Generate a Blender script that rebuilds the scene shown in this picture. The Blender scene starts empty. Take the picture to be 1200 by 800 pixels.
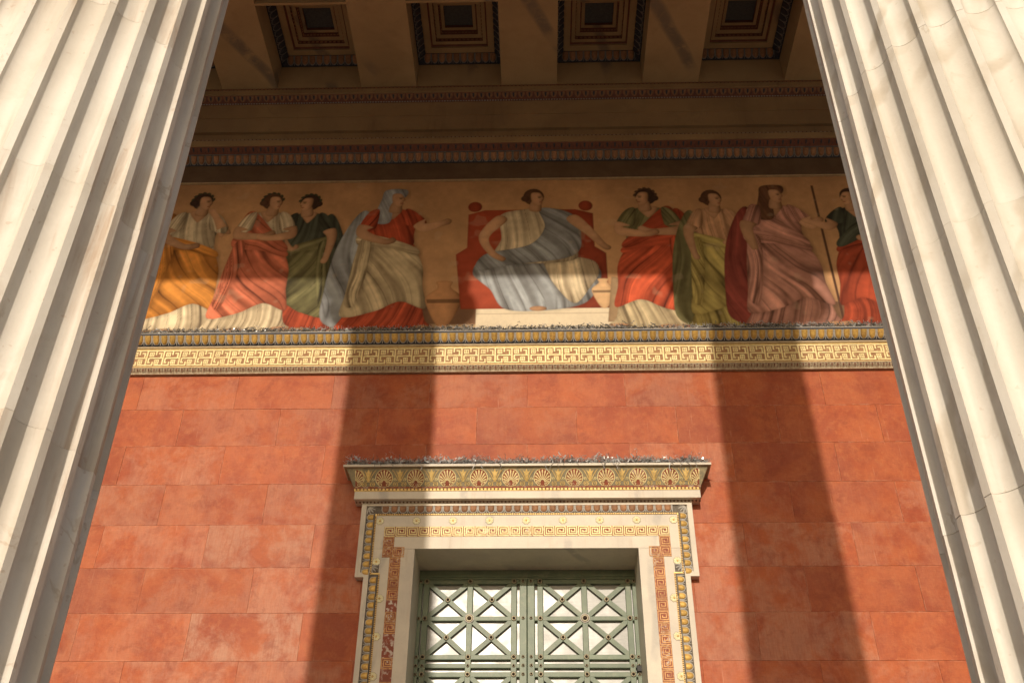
import bpy, math, random
import numpy as np
from mathutils import Vector, Matrix

random.seed(7)
rng = np.random.default_rng(7)
SC = bpy.context.scene
COL = SC.collection

# ------------------------------------------------------------------ camera
F_PX, PITCH, YAW, ROLL = 1161.4, 0.62716, 0.03135, 0.00911
fw = Vector((-math.sin(YAW) * math.cos(PITCH), math.cos(YAW) * math.cos(PITCH), math.sin(PITCH)))
rt0 = Vector((math.cos(YAW), math.sin(YAW), 0))
up0 = rt0.cross(fw)
rt = math.cos(ROLL) * rt0 + math.sin(ROLL) * up0
up = -math.sin(ROLL) * rt0 + math.cos(ROLL) * up0
cam_d = bpy.data.cameras.new('camera')
cam = bpy.data.objects.new('camera', cam_d)
COL.objects.link(cam)
cam.matrix_world = Matrix(((rt.x, up.x, -fw.x, 0), (rt.y, up.y, -fw.y, 0), (rt.z, up.z, -fw.z, 0), (0, 0, 0, 1)))
cam_d.sensor_width = 36
cam_d.lens = F_PX / 1200 * 36
cam_d.clip_start = 0.05
cam_d.clip_end = 3000
SC.camera = cam

# ------------------------------------------------------------------ sky, sun, exposure
TAN_EL, SLIP = 0.345, 0.0855
L = Vector((SLIP, 1, -TAN_EL)).normalized()
W = bpy.data.worlds.new('World')
SC.world = W
W.use_nodes = True
wn = W.node_tree
sky = wn.nodes.new('ShaderNodeTexSky')
sky.sky_type = 'NISHITA'
sky.sun_disc = False
sky.sun_elevation = math.asin(-L.z)
sky.sun_rotation = math.atan2(-L.x, -L.y)
sky.dust_density = 3.0
sky.air_density = 1.0
sky.ozone_density = 0.6
wn.links.new(sky.outputs[0], wn.nodes['Background'].inputs[0])
wn.nodes['Background'].inputs[1].default_value = 0.09
sun_d = bpy.data.lights.new('sun', 'SUN')
sun_d.energy = 3.0
sun_d.angle = math.radians(0.85)
sun_d.color = (1.0, 0.875, 0.72)
sun = bpy.data.objects.new('sun', sun_d)
sun.rotation_euler = L.to_track_quat('-Z', 'Y').to_euler()
sun.location = (-4, -30, 20)
COL.objects.link(sun)
SC.view_settings.view_transform = 'Standard'
SC.view_settings.look = 'None'
SC.view_settings.exposure = 0.0
SC.view_settings.gamma = 1.0
SC.view_settings.use_curve_mapping = False
SC.cycles.use_denoising = True
SC.cycles.max_bounces = 10
SC.cycles.diffuse_bounces = 6
SC.cycles.glossy_bounces = 4
SC.cycles.caustics_reflective = False
SC.cycles.caustics_refractive = False
SC.cycles.sample_clamp_indirect = 6.0

# ------------------------------------------------------------------ levels measured from the photograph (camera at the origin)
FLOOR, GROUND = -0.6, -1.6
WALL = 12.5                     # front face of the red wall
H, Z0 = 0.6286, 8.486           # course height, top of the top red course
CX = -0.172                     # centre line of the doorway
XL, XR = -9.6, 9.2              # extent of the walls and mouldings that are built
COLY = 4.1                      # column line

# ------------------------------------------------------------------ materials
def new_mat(name):
    m = bpy.data.materials.new(name)
    m.use_nodes = True
    nt = m.node_tree
    return m, nt, nt.nodes['Principled BSDF']

class G:
    """tiny node-graph helper"""
    def __init__(s, nt): s.nt = nt
    def n(s, t, **kw):
        k = s.nt.nodes.new(t)
        for a, v in kw.items(): setattr(k, a, v)
        return k
    def link(s, a, b): s.nt.links.new(a, b)
    def val(s, sock, v):
        if hasattr(v, 'is_output'): s.link(v, sock)
        else: sock.default_value = v
    def math(s, op, a, b=0.0, c=None, clamp=False):
        k = s.n('ShaderNodeMath', operation=op, use_clamp=clamp)
        s.val(k.inputs[0], a); s.val(k.inputs[1], b)
        if c is not None: s.val(k.inputs[2], c)
        return k.outputs[0]
    def mix(s, f, a, b, mode='MIX'):
        k = s.n('ShaderNodeMix', data_type='RGBA', blend_type=mode)
        s.val(k.inputs[0], f)
        s.val(k.inputs[6], a if hasattr(a, 'is_output') else (*a, 1)); s.val(k.inputs[7], b if hasattr(b, 'is_output') else (*b, 1))
        return k.outputs[2]
    def ramp(s, x, lo, hi, a=0.0, b=1.0):
        k = s.n('ShaderNodeMapRange', interpolation_type='SMOOTHSTEP')
        s.val(k.inputs[0], x); k.inputs[1].default_value = lo; k.inputs[2].default_value = hi
        k.inputs[3].default_value = a; k.inputs[4].default_value = b
        return k.outputs[0]
    def coord(s, kind='Object', scale=(1, 1, 1), rot=(0, 0, 0), offset=None):
        tc = s.n('ShaderNodeTexCoord')
        mp = s.n('ShaderNodeMapping')
        mp.inputs['Scale'].default_value = scale
        mp.inputs['Rotation'].default_value = rot
        v = tc.outputs[kind]
        if offset is not None:
            ad = s.n('ShaderNodeVectorMath', operation='ADD')
            s.link(v, ad.inputs[0]); s.link(offset, ad.inputs[1]); v = ad.outputs[0]
        s.link(v, mp.inputs[0])
        return mp.outputs[0]
    def noise(s, v, scale, detail=5, rough=0.55, dist=0.0):
        k = s.n('ShaderNodeTexNoise')
        k.inputs['Scale'].default_value = scale; k.inputs['Detail'].default_value = detail
        k.inputs['Roughness'].default_value = rough; k.inputs['Distortion'].default_value = dist
        s.link(v, k.inputs['Vector'])
        return k.outputs[0]
    def wave(s, v, scale, dist, detail=3, dscale=1.0, kind='BANDS', prof='SIN'):
        k = s.n('ShaderNodeTexWave', wave_type=kind, wave_profile=prof)
        k.inputs['Scale'].default_value = scale; k.inputs['Distortion'].default_value = dist
        k.inputs['Detail'].default_value = detail; k.inputs['Detail Scale'].default_value = dscale
        s.link(v, k.inputs['Vector'])
        return k.outputs[1]
    def rand(s): return s.n('ShaderNodeObjectInfo').outputs['Random']
    def randvec(s, amount):
        r = s.rand()
        c = s.n('ShaderNodeCombineXYZ')
        s.link(s.math('MULTIPLY', r, amount), c.inputs[0])
        s.link(s.math('MULTIPLY', r, amount * 1.7), c.inputs[1])
        s.link(s.math('MULTIPLY', r, amount * 0.6), c.inputs[2])
        return c.outputs[0]
    def bump(s, h, strength, dist, bsdf):
        k = s.n('ShaderNodeBump')
        k.inputs['Strength'].default_value = strength; k.inputs['Distance'].default_value = dist
        s.link(h, k.inputs['Height']); s.link(k.outputs[0], bsdf.inputs['Normal'])

def marble(name, base, dark, vein, vein_amt=0.5, style='cloud', stain=(0.5, 0.36, 0.22), stain_amt=0.25, rough=0.5, scale=1.0, per_object=3.0):
    m, nt, b = new_mat(name)
    g = G(nt)
    off = g.randvec(per_object)
    v = g.coord('Object', (scale,) * 3, offset=off)
    big = g.noise(v, 0.9, 4, 0.55, 0.6)
    col = g.mix(g.ramp(big, 0.35, 0.72), base, dark)
    if style == 'swirl':            # curling bands of faint tan
        vv = g.coord('Object', (scale * 1.0, scale * 1.0, scale * 0.8), (0.5, 0.9, 0.2), offset=off)
        w = g.wave(vv, 1.3, 7.0, 4, 1.4, 'RINGS')
        msk = g.math('MULTIPLY', g.ramp(w, 0.62, 0.98), g.ramp(g.noise(v, 1.7, 3), 0.38, 0.68))
        col = g.mix(g.math('MULTIPLY', msk, vein_amt), col, vein)
    # thin veins along the zero line of a warped noise
    vv = g.coord('Object', (scale * 0.7, scale * 0.7, scale * 0.45), (0.4, 0.5, 0.3), offset=off)
    nz = g.noise(vv, 1.5 if style != 'bold' else 0.75, 6, 0.6, 1.2)
    if style == 'bold':             # long slanting grey veins
        vd = g.coord('Object', (scale, scale * 0.8, scale), (0.0, 0.0, 0.6), offset=off)
        line = g.ramp(g.wave(vd, 0.16, 5.0, 4, 0.55), 0.955, 1.0)
        line = g.math('MULTIPLY', line, g.ramp(g.noise(v, 0.8, 3), 0.40, 0.56))
        line = g.math('MULTIPLY', line, g.ramp(g.noise(v, 3.0, 5, 0.65), 0.28, 0.5))
    else:
        line = g.ramp(g.math('ABSOLUTE', g.math('SUBTRACT', nz, 0.5)), 0.0, 0.016, 1.0, 0.0)
        line = g.math('MULTIPLY', line, g.ramp(g.noise(v, 1.1, 2), 0.48, 0.66))
    col = g.mix(g.math('MULTIPLY', line, vein_amt), col, vein)
    # vertical weather streaks and brown stains
    vs = g.coord('Object', (5 * scale, 5 * scale, 0.35 * scale), offset=off)
    st = g.math('MULTIPLY', g.ramp(g.noise(vs, 1.2, 6, 0.65, 0.5), 0.50, 0.72), g.ramp(g.noise(v, 0.9, 3), 0.42, 0.62))
    col = g.mix(g.math('MULTIPLY', st, stain_amt), col, stain)
    cl = g.noise(v, 3.3, 8, 0.66, 0.8)
    col = g.mix(g.ramp(cl, 0.45, 0.75, 0.0, 0.5), col, dark)
    fine = g.noise(v, 45, 3, 0.6)
    col = g.mix(0.12, col, g.mix(fine, (0.4, 0.38, 0.34), (1, 1, 1)), 'MULTIPLY')
    sp = g.ramp(g.noise(v, 22, 2, 0.5), 0.68, 0.74)
    col = g.mix(g.math('MULTIPLY', sp, 0.25), col, stain)
    g.link(col, b.inputs['Base Color'])
    b.inputs['Roughness'].default_value = rough
    b.inputs['Specular IOR Level'].default_value = 0.3
    g.bump(g.math('ADD', fine, g.math('MULTIPLY', g.noise(v, 7, 4), 2.0)), 0.25, 0.004, b)
    return m

M = {}
M['col_a'] = marble('column_marble_streaked', (0.76, 0.72, 0.655), (0.62, 0.565, 0.485), (0.45, 0.34, 0.23), 0.5, 'cloud', (0.38, 0.22, 0.12), 0.75, 0.5, 1.0)
M['col_b'] = marble('column_marble_swirled', (0.765, 0.73, 0.665), (0.66, 0.61, 0.53), (0.46, 0.385, 0.285), 0.6, 'swirl', (0.45, 0.36, 0.25), 0.3, 0.5, 1.0)
M['ceil'] = marble('ceiling_marble', (0.49, 0.345, 0.18), (0.40, 0.275, 0.14), (0.17, 0.14, 0.11), 0.8, 'bold', (0.30, 0.2, 0.1), 0.3, 0.6, 1.0, 9.0)
M['frame'] = marble('door_frame_marble', (0.70, 0.63, 0.51), (0.60, 0.54, 0.45), (0.36, 0.34, 0.31), 0.5, 'bold', (0.45, 0.33, 0.2), 0.3, 0.45, 2.0)
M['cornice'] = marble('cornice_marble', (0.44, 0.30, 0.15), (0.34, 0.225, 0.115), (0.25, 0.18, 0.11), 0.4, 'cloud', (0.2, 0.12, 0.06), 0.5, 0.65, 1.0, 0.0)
M['floor'] = marble('floor_marble', (0.39, 0.35, 0.285), (0.33, 0.29, 0.235), (0.34, 0.32, 0.3), 0.4, 'cloud', (0.3, 0.24, 0.18), 0.3, 0.6, 0.6, 0.0)

def paint(name, c, c2=None, rough=0.6, metal=0.0, scale=30.0, wear=None, wear_amt=0.0, rnd=0.0, bump=0.15):
    m, nt, b = new_mat(name)
    g = G(nt)
    v = g.coord('Object', offset=g.randvec(5.0))
    nz = g.noise(v, scale, 4, 0.6)
    col = g.mix(g.ramp(nz, 0.3, 0.7), c, c2 or tuple(x * 0.75 for x in c))
    if wear:
        big = g.math('MULTIPLY', g.ramp(g.noise(v, scale * 1.5, 5, 0.7), 0.5, 0.62), g.ramp(g.noise(v, scale * 0.12, 2), 0.42, 0.58))
        col = g.mix(g.math('MULTIPLY', big, wear_amt), col, wear)
    if rnd:
        hs = g.n('ShaderNodeHueSaturation')
        g.link(g.math('MULTIPLY_ADD', g.rand(), rnd, 1.0 - rnd / 2), hs.inputs['Value'])
        g.link(col, hs.inputs['Color']); col = hs.outputs[0]
    g.link(col, b.inputs['Base Color'])
    b.inputs['Roughness'].default_value = rough
    b.inputs['Metallic'].default_value = metal
    b.inputs['Specular IOR Level'].default_value = 0.3
    g.bump(nz, bump, 0.003, b)
    return m

M['gold'] = paint('gilt_paint', (0.78, 0.57, 0.22), (0.58, 0.38, 0.12), 0.45, 0.25, 25, (0.45, 0.30, 0.16), 0.6, 0.25)
M['gold_pale'] = paint('pale_gilt_paint', (0.86, 0.74, 0.40), (0.72, 0.58, 0.27), 0.5, 0.1, 25, (0.5, 0.38, 0.22), 0.5, 0.2)
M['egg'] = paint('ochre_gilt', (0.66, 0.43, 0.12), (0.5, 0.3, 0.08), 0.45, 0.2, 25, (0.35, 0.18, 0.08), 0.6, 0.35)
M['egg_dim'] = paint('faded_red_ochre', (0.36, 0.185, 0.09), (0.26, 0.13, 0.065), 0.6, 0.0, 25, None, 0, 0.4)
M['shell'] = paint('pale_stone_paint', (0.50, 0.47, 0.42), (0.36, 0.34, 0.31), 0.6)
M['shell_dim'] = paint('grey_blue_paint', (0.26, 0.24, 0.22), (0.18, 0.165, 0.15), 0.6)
M['dark'] = paint('blue_black_paint', (0.035, 0.038, 0.05), (0.06, 0.055, 0.06), 0.6)
M['soot'] = paint('sooty_brown_paint', (0.10, 0.082, 0.065), (0.17, 0.14, 0.105), 0.6)
M['brown'] = paint('brown_paint', (0.12, 0.05, 0.03), (0.2, 0.10, 0.06), 0.6)
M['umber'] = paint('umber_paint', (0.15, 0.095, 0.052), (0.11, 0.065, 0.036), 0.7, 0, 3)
M['fretground'] = paint('brown_red_paint', (0.38, 0.20, 0.09), (0.30, 0.15, 0.065), 0.6, 0, 12, (0.6, 0.45, 0.25), 0.4)
M['fretline'] = paint('dulled_gilt', (0.60, 0.34, 0.13), (0.42, 0.2, 0.08), 0.5, 0.1, 18, (0.3, 0.1, 0.05), 0.9, 0.3)
M['redband'] = paint('oxblood_paint', (0.30, 0.075, 0.035), (0.22, 0.06, 0.03), 0.6, 0, 12, (0.62, 0.52, 0.42), 0.55)
M['redworn'] = paint('worn_oxblood_paint', (0.30, 0.075, 0.04), (0.24, 0.07, 0.04), 0.6, 0, 14, (0.64, 0.56, 0.47), 0.95)
M['redmould'] = paint('dull_red_paint', (0.21, 0.085, 0.05), (0.15, 0.06, 0.038), 0.65, 0, 14)
M['tan'] = paint('tan_paint', (0.52, 0.40, 0.24), (0.42, 0.31, 0.18), 0.6, 0, 12, None, 0, 0.1)
M['simaback'] = paint('olive_grey_paint', (0.22, 0.19, 0.125), (0.30, 0.25, 0.15), 0.6, 0.0, 14, (0.45, 0.36, 0.2), 0.6)
M['rosette'] = paint('pale_yellow_enamel', (0.84, 0.79, 0.52), (0.74, 0.67, 0.40), 0.5, 0.0, 30, None, 0, 0.12)
M['green'] = paint('green_door_paint', (0.17, 0.215, 0.145), (0.125, 0.165, 0.115), 0.42, 0.0, 6, (0.28, 0.28, 0.2), 0.35, 0.12)
M['bronze'] = paint('aged_bronze', (0.10, 0.07, 0.045), (0.06, 0.04, 0.03), 0.5, 0.4, 40, None, 0, 0.3)
M['brass'] = paint('dull_brass', (0.36, 0.32, 0.22), (0.26, 0.22, 0.15), 0.45, 0.3, 40, None, 0, 0.2)
M['black'] = paint('black_plastic', (0.012, 0.012, 0.013), None, 0.5)
M['blue'] = paint('dim_blue_paint', (0.11, 0.115, 0.115), (0.075, 0.08, 0.085), 0.7)
M['steel'] = paint('spike_steel', (0.55, 0.54, 0.52), (0.4, 0.39, 0.38), 0.35, 0.5, 40)
M['dull_wire'] = paint('weathered_wire', (0.10, 0.095, 0.085), (0.2, 0.18, 0.15), 0.6, 0.3, 20)
M['foil'] = paint('silver_foil', (0.72, 0.72, 0.72), (0.5, 0.5, 0.5), 0.28, 0.5, 20)
M['leaf'] = paint('stone_leaf_paint', (0.44, 0.36, 0.25), (0.30, 0.21, 0.13), 0.65, 0, 18)

def mat_plaster():
    m, nt, b = new_mat('red_wall_plaster')
    g = G(nt)
    off = g.randvec(7.0)
    v = g.coord('Object', offset=off)
    big = g.noise(v, 1.6, 9, 0.68, 0.4)
    col = g.mix(g.ramp(big, 0.34, 0.66), (0.455, 0.114, 0.037), (0.335, 0.069, 0.026))
    mott = g.noise(v, 8, 8, 0.72, 0.3)
    col = g.mix(g.math('MULTIPLY', g.ramp(mott, 0.48, 0.72), 0.5), col, (0.50, 0.165, 0.060))
    # pale rubbed patches on some blocks
    r = g.rand()
    oi = g.n('ShaderNodeObjectInfo')
    sc_ = g.n('ShaderNodeSeparateColor'); g.link(oi.outputs['Color'], sc_.inputs[0])
    pick = sc_.outputs[0]
    vs = g.coord('Object', (26, 26, 2.2), offset=off)
    streak = g.noise(vs, 1.4, 6, 0.7, 0.6)
    patch = g.math('MULTIPLY', g.ramp(g.noise(v, 1.9, 9, 0.68, 0.3), 0.38, 0.58), g.ramp(streak, 0.22, 0.6, 0.35, 1.0))
    patch = g.math('MULTIPLY', patch, g.math('MULTIPLY_ADD', pick, 0.70, 0.08))
    col = g.mix(patch, col, (0.52, 0.275, 0.18))
    smud = g.math('MULTIPLY', g.ramp(g.noise(v, 3.4, 9, 0.75, 0.4), 0.50, 0.68), 0.5)
    col = g.mix(smud, col, (0.24, 0.048, 0.022))
    # scuffed lines along the block edges
    tc = g.n('ShaderNodeTexCoord')
    sx = g.n('ShaderNodeSeparateXYZ'); g.link(tc.outputs['Generated'], sx.inputs[0])
    ex = g.math('MULTIPLY', g.math('MINIMUM', sx.outputs[0], g.math('SUBTRACT', 1.0, sx.outputs[0])), 1.468)
    ez = g.math('MULTIPLY', g.math('MINIMUM', sx.outputs[2], g.math('SUBTRACT', 1.0, sx.outputs[2])), 0.63)
    e = g.math('MINIMUM', ex, ez)
    em = g.math('MULTIPLY', g.ramp(e, 0.0, 0.022, 1.0, 0.0), g.ramp(g.noise(v, 5.5, 5, 0.75), 0.46, 0.66))
    col = g.mix(g.math('MULTIPLY', em, 0.5), col, (0.60, 0.30, 0.19))
    # thin scratches and drips
    vd = g.coord('Object', (30, 30, 1.2), offset=off)
    dr = g.math('MULTIPLY', g.ramp(g.noise(vd, 1.0, 3, 0.5), 0.66, 0.72), g.ramp(g.noise(v, 2.2, 2), 0.5, 0.62))
    col = g.mix(g.math('MULTIPLY', dr, 0.4), col, (0.58, 0.28, 0.17))
    wv = g.noise(g.coord('Object', (1, 1, 0.25), offset=off), 70, 3, 0.6)
    wh = g.noise(g.coord('Object', (0.2, 1, 1), offset=off), 60, 3, 0.6)
    col = g.mix(0.5, col, g.mix(g.math('MULTIPLY', g.math('ADD', wv, wh), 0.5), (0.45, 0.42, 0.40), (1.5, 1.5, 1.5)), 'MULTIPLY')
    hs = g.n('ShaderNodeHueSaturation')
    g.link(g.math('MULTIPLY_ADD', r, 0.13, 0.93), hs.inputs['Value'])
    g.link(col, hs.inputs['Color'])
    g.link(hs.outputs[0], b.inputs['Base Color'])
    b.inputs['Roughness'].default_value = 0.5
    b.inputs['Specular IOR Level'].default_value = 0.2
    g.bump(g.math('ADD', mott, g.math('MULTIPLY', g.noise(v, 40, 3), 0.4)), 0.3, 0.008, b)
    return m
M['plaster'] = mat_plaster()

def mat_pane():
    m, nt, b = new_mat('satin_metal_panel')
    g = G(nt)
    v = g.coord('Object', offset=g.randvec(3.0))
    nz = g.noise(g.coord('Object', (3, 3, 40)), 2, 4)
    col = g.mix(g.ramp(nz, 0.3, 0.7), (0.34, 0.34, 0.325), (0.27, 0.27, 0.26))
    g.link(col, b.inputs['Base Color'])
    b.inputs['Metallic'].default_value = 0.06
    g.link(g.ramp(g.noise(v, 5, 3), 0.3, 0.7, 0.26, 0.36), b.inputs['Roughness'])
    b.inputs['Specular IOR Level'].default_value = 0.35
    g.bump(g.noise(v, 6, 2), 0.08, 0.01, b)
    return m
M['pane'] = mat_pane()

def mat_mural():
    m, nt, b = new_mat('mural_paint')
    g = G(nt)
    a = g.n('ShaderNodeVertexColor', layer_name='Col')
    v = g.coord('Object')
    n1 = g.noise(v, 18, 5, 0.65)
    col = g.mix(0.35, a.outputs[0], g.mix(n1, (0.55, 0.5, 0.45), (1.3, 1.25, 1.2)), 'MULTIPLY')
    g.link(col, b.inputs['Base Color'])
    b.inputs['Roughness'].default_value = 0.7
    b.inputs['Specular IOR Level'].default_value = 0.2
    g.bump(n1, 0.12, 0.004, b)
    return m
M['mural'] = mat_mural()

# ------------------------------------------------------------------ building helpers
WLOC = {}
def wl(o): return WLOC.get(o.name, Vector((0, 0, 0))) if o else Vector((0, 0, 0))

class MB:
    def __init__(s): s.v = []; s.f = []; s.m = []; s.smooth = set()
    def add(s, vs, fs, mat=0, smooth=False):
        k = len(s.v); s.v.extend([tuple(p) for p in vs])
        for f in fs:
            if smooth: s.smooth.add(len(s.f))
            s.f.append([k + i for i in f]); s.m.append(mat)
    def box(s, x0, x1, y0, y1, z0, z1, mat=0, bev=0.0):
        if bev <= 0:
            vs = [(x, y, z) for x in (x0, x1) for y in (y0, y1) for z in (z0, z1)]
            s.add(vs, [(0, 1, 3, 2), (4, 6, 7, 5), (0, 4, 5, 1), (2, 3, 7, 6), (0, 2, 6, 4), (1, 5, 7, 3)], mat)
        else:               # front face (towards -Y) chamfered
            b = bev
            vs = [(x0, y1, z0), (x1, y1, z0), (x1, y1, z1), (x0, y1, z1),
                  (x0, y0 + b, z0), (x1, y0 + b, z0), (x1, y0 + b, z1), (x0, y0 + b, z1),
                  (x0 + b, y0, z0 + b), (x1 - b, y0, z0 + b), (x1 - b, y0, z1 - b), (x0 + b, y0, z1 - b)]
            fs = [(0, 1, 2, 3), (8, 11, 10, 9)]
            for i in range(4):
                j = (i + 1) % 4
                fs += [(i, 4 + i, 4 + j, j), (4 + i, 8 + i, 8 + j, 4 + j)]
            s.add(vs, [f[::-1] for f in fs], mat)
    def prism(s, prof, x0, x1, mat=0, cap=True):
        """profile of (y, z), extruded along x"""
        n = len(prof)
        s.add([(x0, y, z) for y, z in prof] + [(x1, y, z) for y, z in prof],
              [(i, (i + 1) % n, n + (i + 1) % n, n + i) for i in range(n)] + ([tuple(range(n))[::-1], tuple(range(n, 2 * n))] if cap else []), mat)
    def poly(s, pts, w0, w1, mp, mat=0):
        """flat 2D polygon (u, v) given a thickness w0..w1 through mapping mp(u, v, w)"""
        n = len(pts)
        s.add([mp(u, v, w0) for u, v in pts] + [mp(u, v, w1) for u, v in pts],
              [tuple(range(n, 2 * n))] + [(i, (i + 1) % n, n + (i + 1) % n, n + i) for i in range(n)], mat)
    def fan(s, pts, c, w0, w1, mp, mat=0, dome=0.0):
        """star-shaped polygon as a fan round c, edge at w1, middle at w1 + dome"""
        n = len(pts)
        s.add([mp(u, v, w0) for u, v in pts] + [mp(u, v, w1) for u, v in pts] + [mp(c[0], c[1], w1 + dome)],
              [(n + i, n + (i + 1) % n, 2 * n) for i in range(n)] + [(i, (i + 1) % n, n + (i + 1) % n, n + i) for i in range(n)], mat)
    def stroke(s, path, wd, w0, w1, mp, mat=0, closed=False):
        P = [np.array(p, float) for p in path]; n = len(P)
        Lr = []
        for i in range(n):
            a = P[i - 1] if (i > 0 or closed) else None
            c = P[(i + 1) % n] if (i < n - 1 or closed) else None
            d1 = (P[i] - a) / max(np.linalg.norm(P[i] - a), 1e-9) if a is not None else None
            d2 = (c - P[i]) / max(np.linalg.norm(c - P[i]), 1e-9) if c is not None else None
            if d1 is None: d1 = d2
            if d2 is None: d2 = d1
            nn = np.array([-(d1[1] + d2[1]), d1[0] + d2[0]]); ln = np.linalg.norm(nn)
            nn = nn / ln if ln > 1e-6 else np.array([-d1[1], d1[0]])
            k = 1.0 / max(0.45, abs(nn @ np.array([-d1[1], d1[0]])))
            Lr.append((P[i] + nn * wd / 2 * k, P[i] - nn * wd / 2 * k))
        vs = []
        for a, b in Lr:
            vs += [mp(a[0], a[1], w0), mp(b[0], b[1], w0), mp(a[0], a[1], w1), mp(b[0], b[1], w1)]
        fs = []
        for i in range(n if closed else n - 1):
            p, q = 4 * i, 4 * ((i + 1) % n)
            fs += [(p + 2, p + 3, q + 3, q + 2), (p, p + 2, q + 2, q), (p + 1, q + 1, q + 3, p + 3)]
        if not closed: fs += [(0, 1, 3, 2), (4 * n - 4, 4 * n - 2, 4 * n - 1, 4 * n - 3)]
        s.add(vs, fs, mat)
    def lathe(s, prof, cx, cy, seg=48, mat=0, smooth=True):
        """profile of (r, z)"""
        n = len(prof); vs = []
        for k in range(seg):
            a = 2 * math.pi * k / seg
            vs += [(cx + r * math.cos(a), cy + r * math.sin(a), z) for r, z in prof]
        fs = [(k * n + i, ((k + 1) % seg) * n + i, ((k + 1) % seg) * n + i + 1, k * n + i + 1) for k in range(seg) for i in range(n - 1)]
        s.add(vs, fs, mat, smooth)
    def wire(s, pts, r, mat=0, sides=3):
        P = [Vector(p) for p in pts]; vs = []
        for i, p in enumerate(P):
            d = (P[min(i + 1, len(P) - 1)] - P[max(i - 1, 0)]).normalized()
            a = d.orthogonal().normalized(); b = d.cross(a)
            for k in range(sides):
                t = 2 * math.pi * k / sides
                vs.append(p + a * r * math.cos(t) + b * r * math.sin(t))
        fs = [(i * sides + k, i * sides + (k + 1) % sides, (i + 1) * sides + (k + 1) % sides, (i + 1) * sides + k) for i in range(len(P) - 1) for k in range(sides)]
        s.add(vs, fs, mat)
    def mesh(s, name, mats, origin=Vector((0, 0, 0)), recalc=False):
        me = bpy.data.meshes.new(name)
        o = origin
        me.from_pydata([(x - o.x, y - o.y, z - o.z) for x, y, z in s.v], [], s.f)
        for m in mats: me.materials.append(M[m])
        me.polygons.foreach_set('material_index', s.m)
        if s.smooth:
            me.polygons.foreach_set('use_smooth', [i in s.smooth for i in range(len(s.f))])
        me.update()
        if recalc:
            import bmesh
            bm = bmesh.new(); bm.from_mesh(me); bmesh.ops.recalc_face_normals(bm, faces=bm.faces); bm.to_mesh(me); bm.free()
        return me
    def build(s, name, mats, parent=None, at=None, recalc=True):
        """vertices are in world coordinates; 'at' is where the object's origin goes"""
        at = Vector(at) if at is not None else (wl(parent) if parent else Vector((0, 0, 0)))
        return put(name, s.mesh(name, mats if isinstance(mats, (list, tuple)) else [mats], at, recalc), at, parent)

def put(name, me, at, parent=None):
    o = bpy.data.objects.new(name, me)
    COL.objects.link(o)
    at = Vector(at)
    o.location = at - wl(parent) if parent else at
    if parent: o.parent = parent
    WLOC[o.name] = at
    return o

def thing(name, at, label, cat, group=None):
    o = bpy.data.objects.new(name, None)
    COL.objects.link(o)
    o.empty_display_size = 0.2
    o.location = Vector(at); WLOC[o.name] = Vector(at)
    return tag(o, label, cat, group)

def tag(o, label=None, cat=None, group=None, kind=None):
    if label: o['label'] = label
    if cat: o['category'] = cat
    if group: o['group'] = group
    if kind: o['kind'] = kind
    return o

# ================================================================== SETTING: ground, steps, floor
mb = MB()
mb.add([(-900, -1500, GROUND), (900, -1500, GROUND), (900, 300, GROUND), (-900, 300, GROUND)], [(0, 1, 2, 3)])
tag(mb.build('ground', 'floor', recalc=False), kind='structure')
mb = MB()
for i in range(5):
    mb.box(-13 , 13, 1.45 + 0.36 * i, 13.8, GROUND - 0.05 if i == 0 else GROUND + 0.2 * i + 0.001, GROUND + 0.2 * (i + 1) - (0.004 if i == 4 else 0.0))
tag(mb.build('steps', 'floor'), kind='structure')
mb = MB()
mb.box(-12.6, 12.6, 3.05, 13.7, FLOOR - 0.002, FLOOR)
tag(mb.build('portico_floor', 'floor'), kind='structure')

# ================================================================== COLUMNS
NF = 24
def radius(z): return 0.828 - 0.0125 * z - 0.00008 * max(0.0, z) ** 2
def flute_ring(R, n=14, turn=0.0):
    pts = []
    step = 2 * math.pi / NF
    fil = 0.20 * step
    for k in range(NF):
        a0 = k * step + turn
        pts.append((R * math.cos(a0 - fil / 2), R * math.sin(a0 - fil / 2)))
        pts.append((R * math.cos(a0), R * math.sin(a0)))
        A0, A1 = a0 + fil / 2, a0 + step - fil / 2
        p0 = np.array((R * math.cos(A0), R * math.sin(A0))); p1 = np.array((R * math.cos(A1), R * math.sin(A1)))
        mid = (p0 + p1) / 2; half = (p1 - p0) / 2; inn = -mid / np.linalg.norm(mid) * np.linalg.norm(half) * 0.66
        for i in range(n + 1):
            t = math.pi * i / n
            p = mid - half * math.cos(t) + inn * math.sin(t)
            if 0 <= i < n: pts.append(tuple(p))
    return pts
BASE_T, SHAFT_T, CAP_T = 0.10, 12.42, 13.49
JOINTS = [BASE_T, 0.95, 2.28, 3.66, 5.02, 6.4, 7.75, 9.1, 10.45, 11.6, SHAFT_T]
drum_meshes = {}
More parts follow.
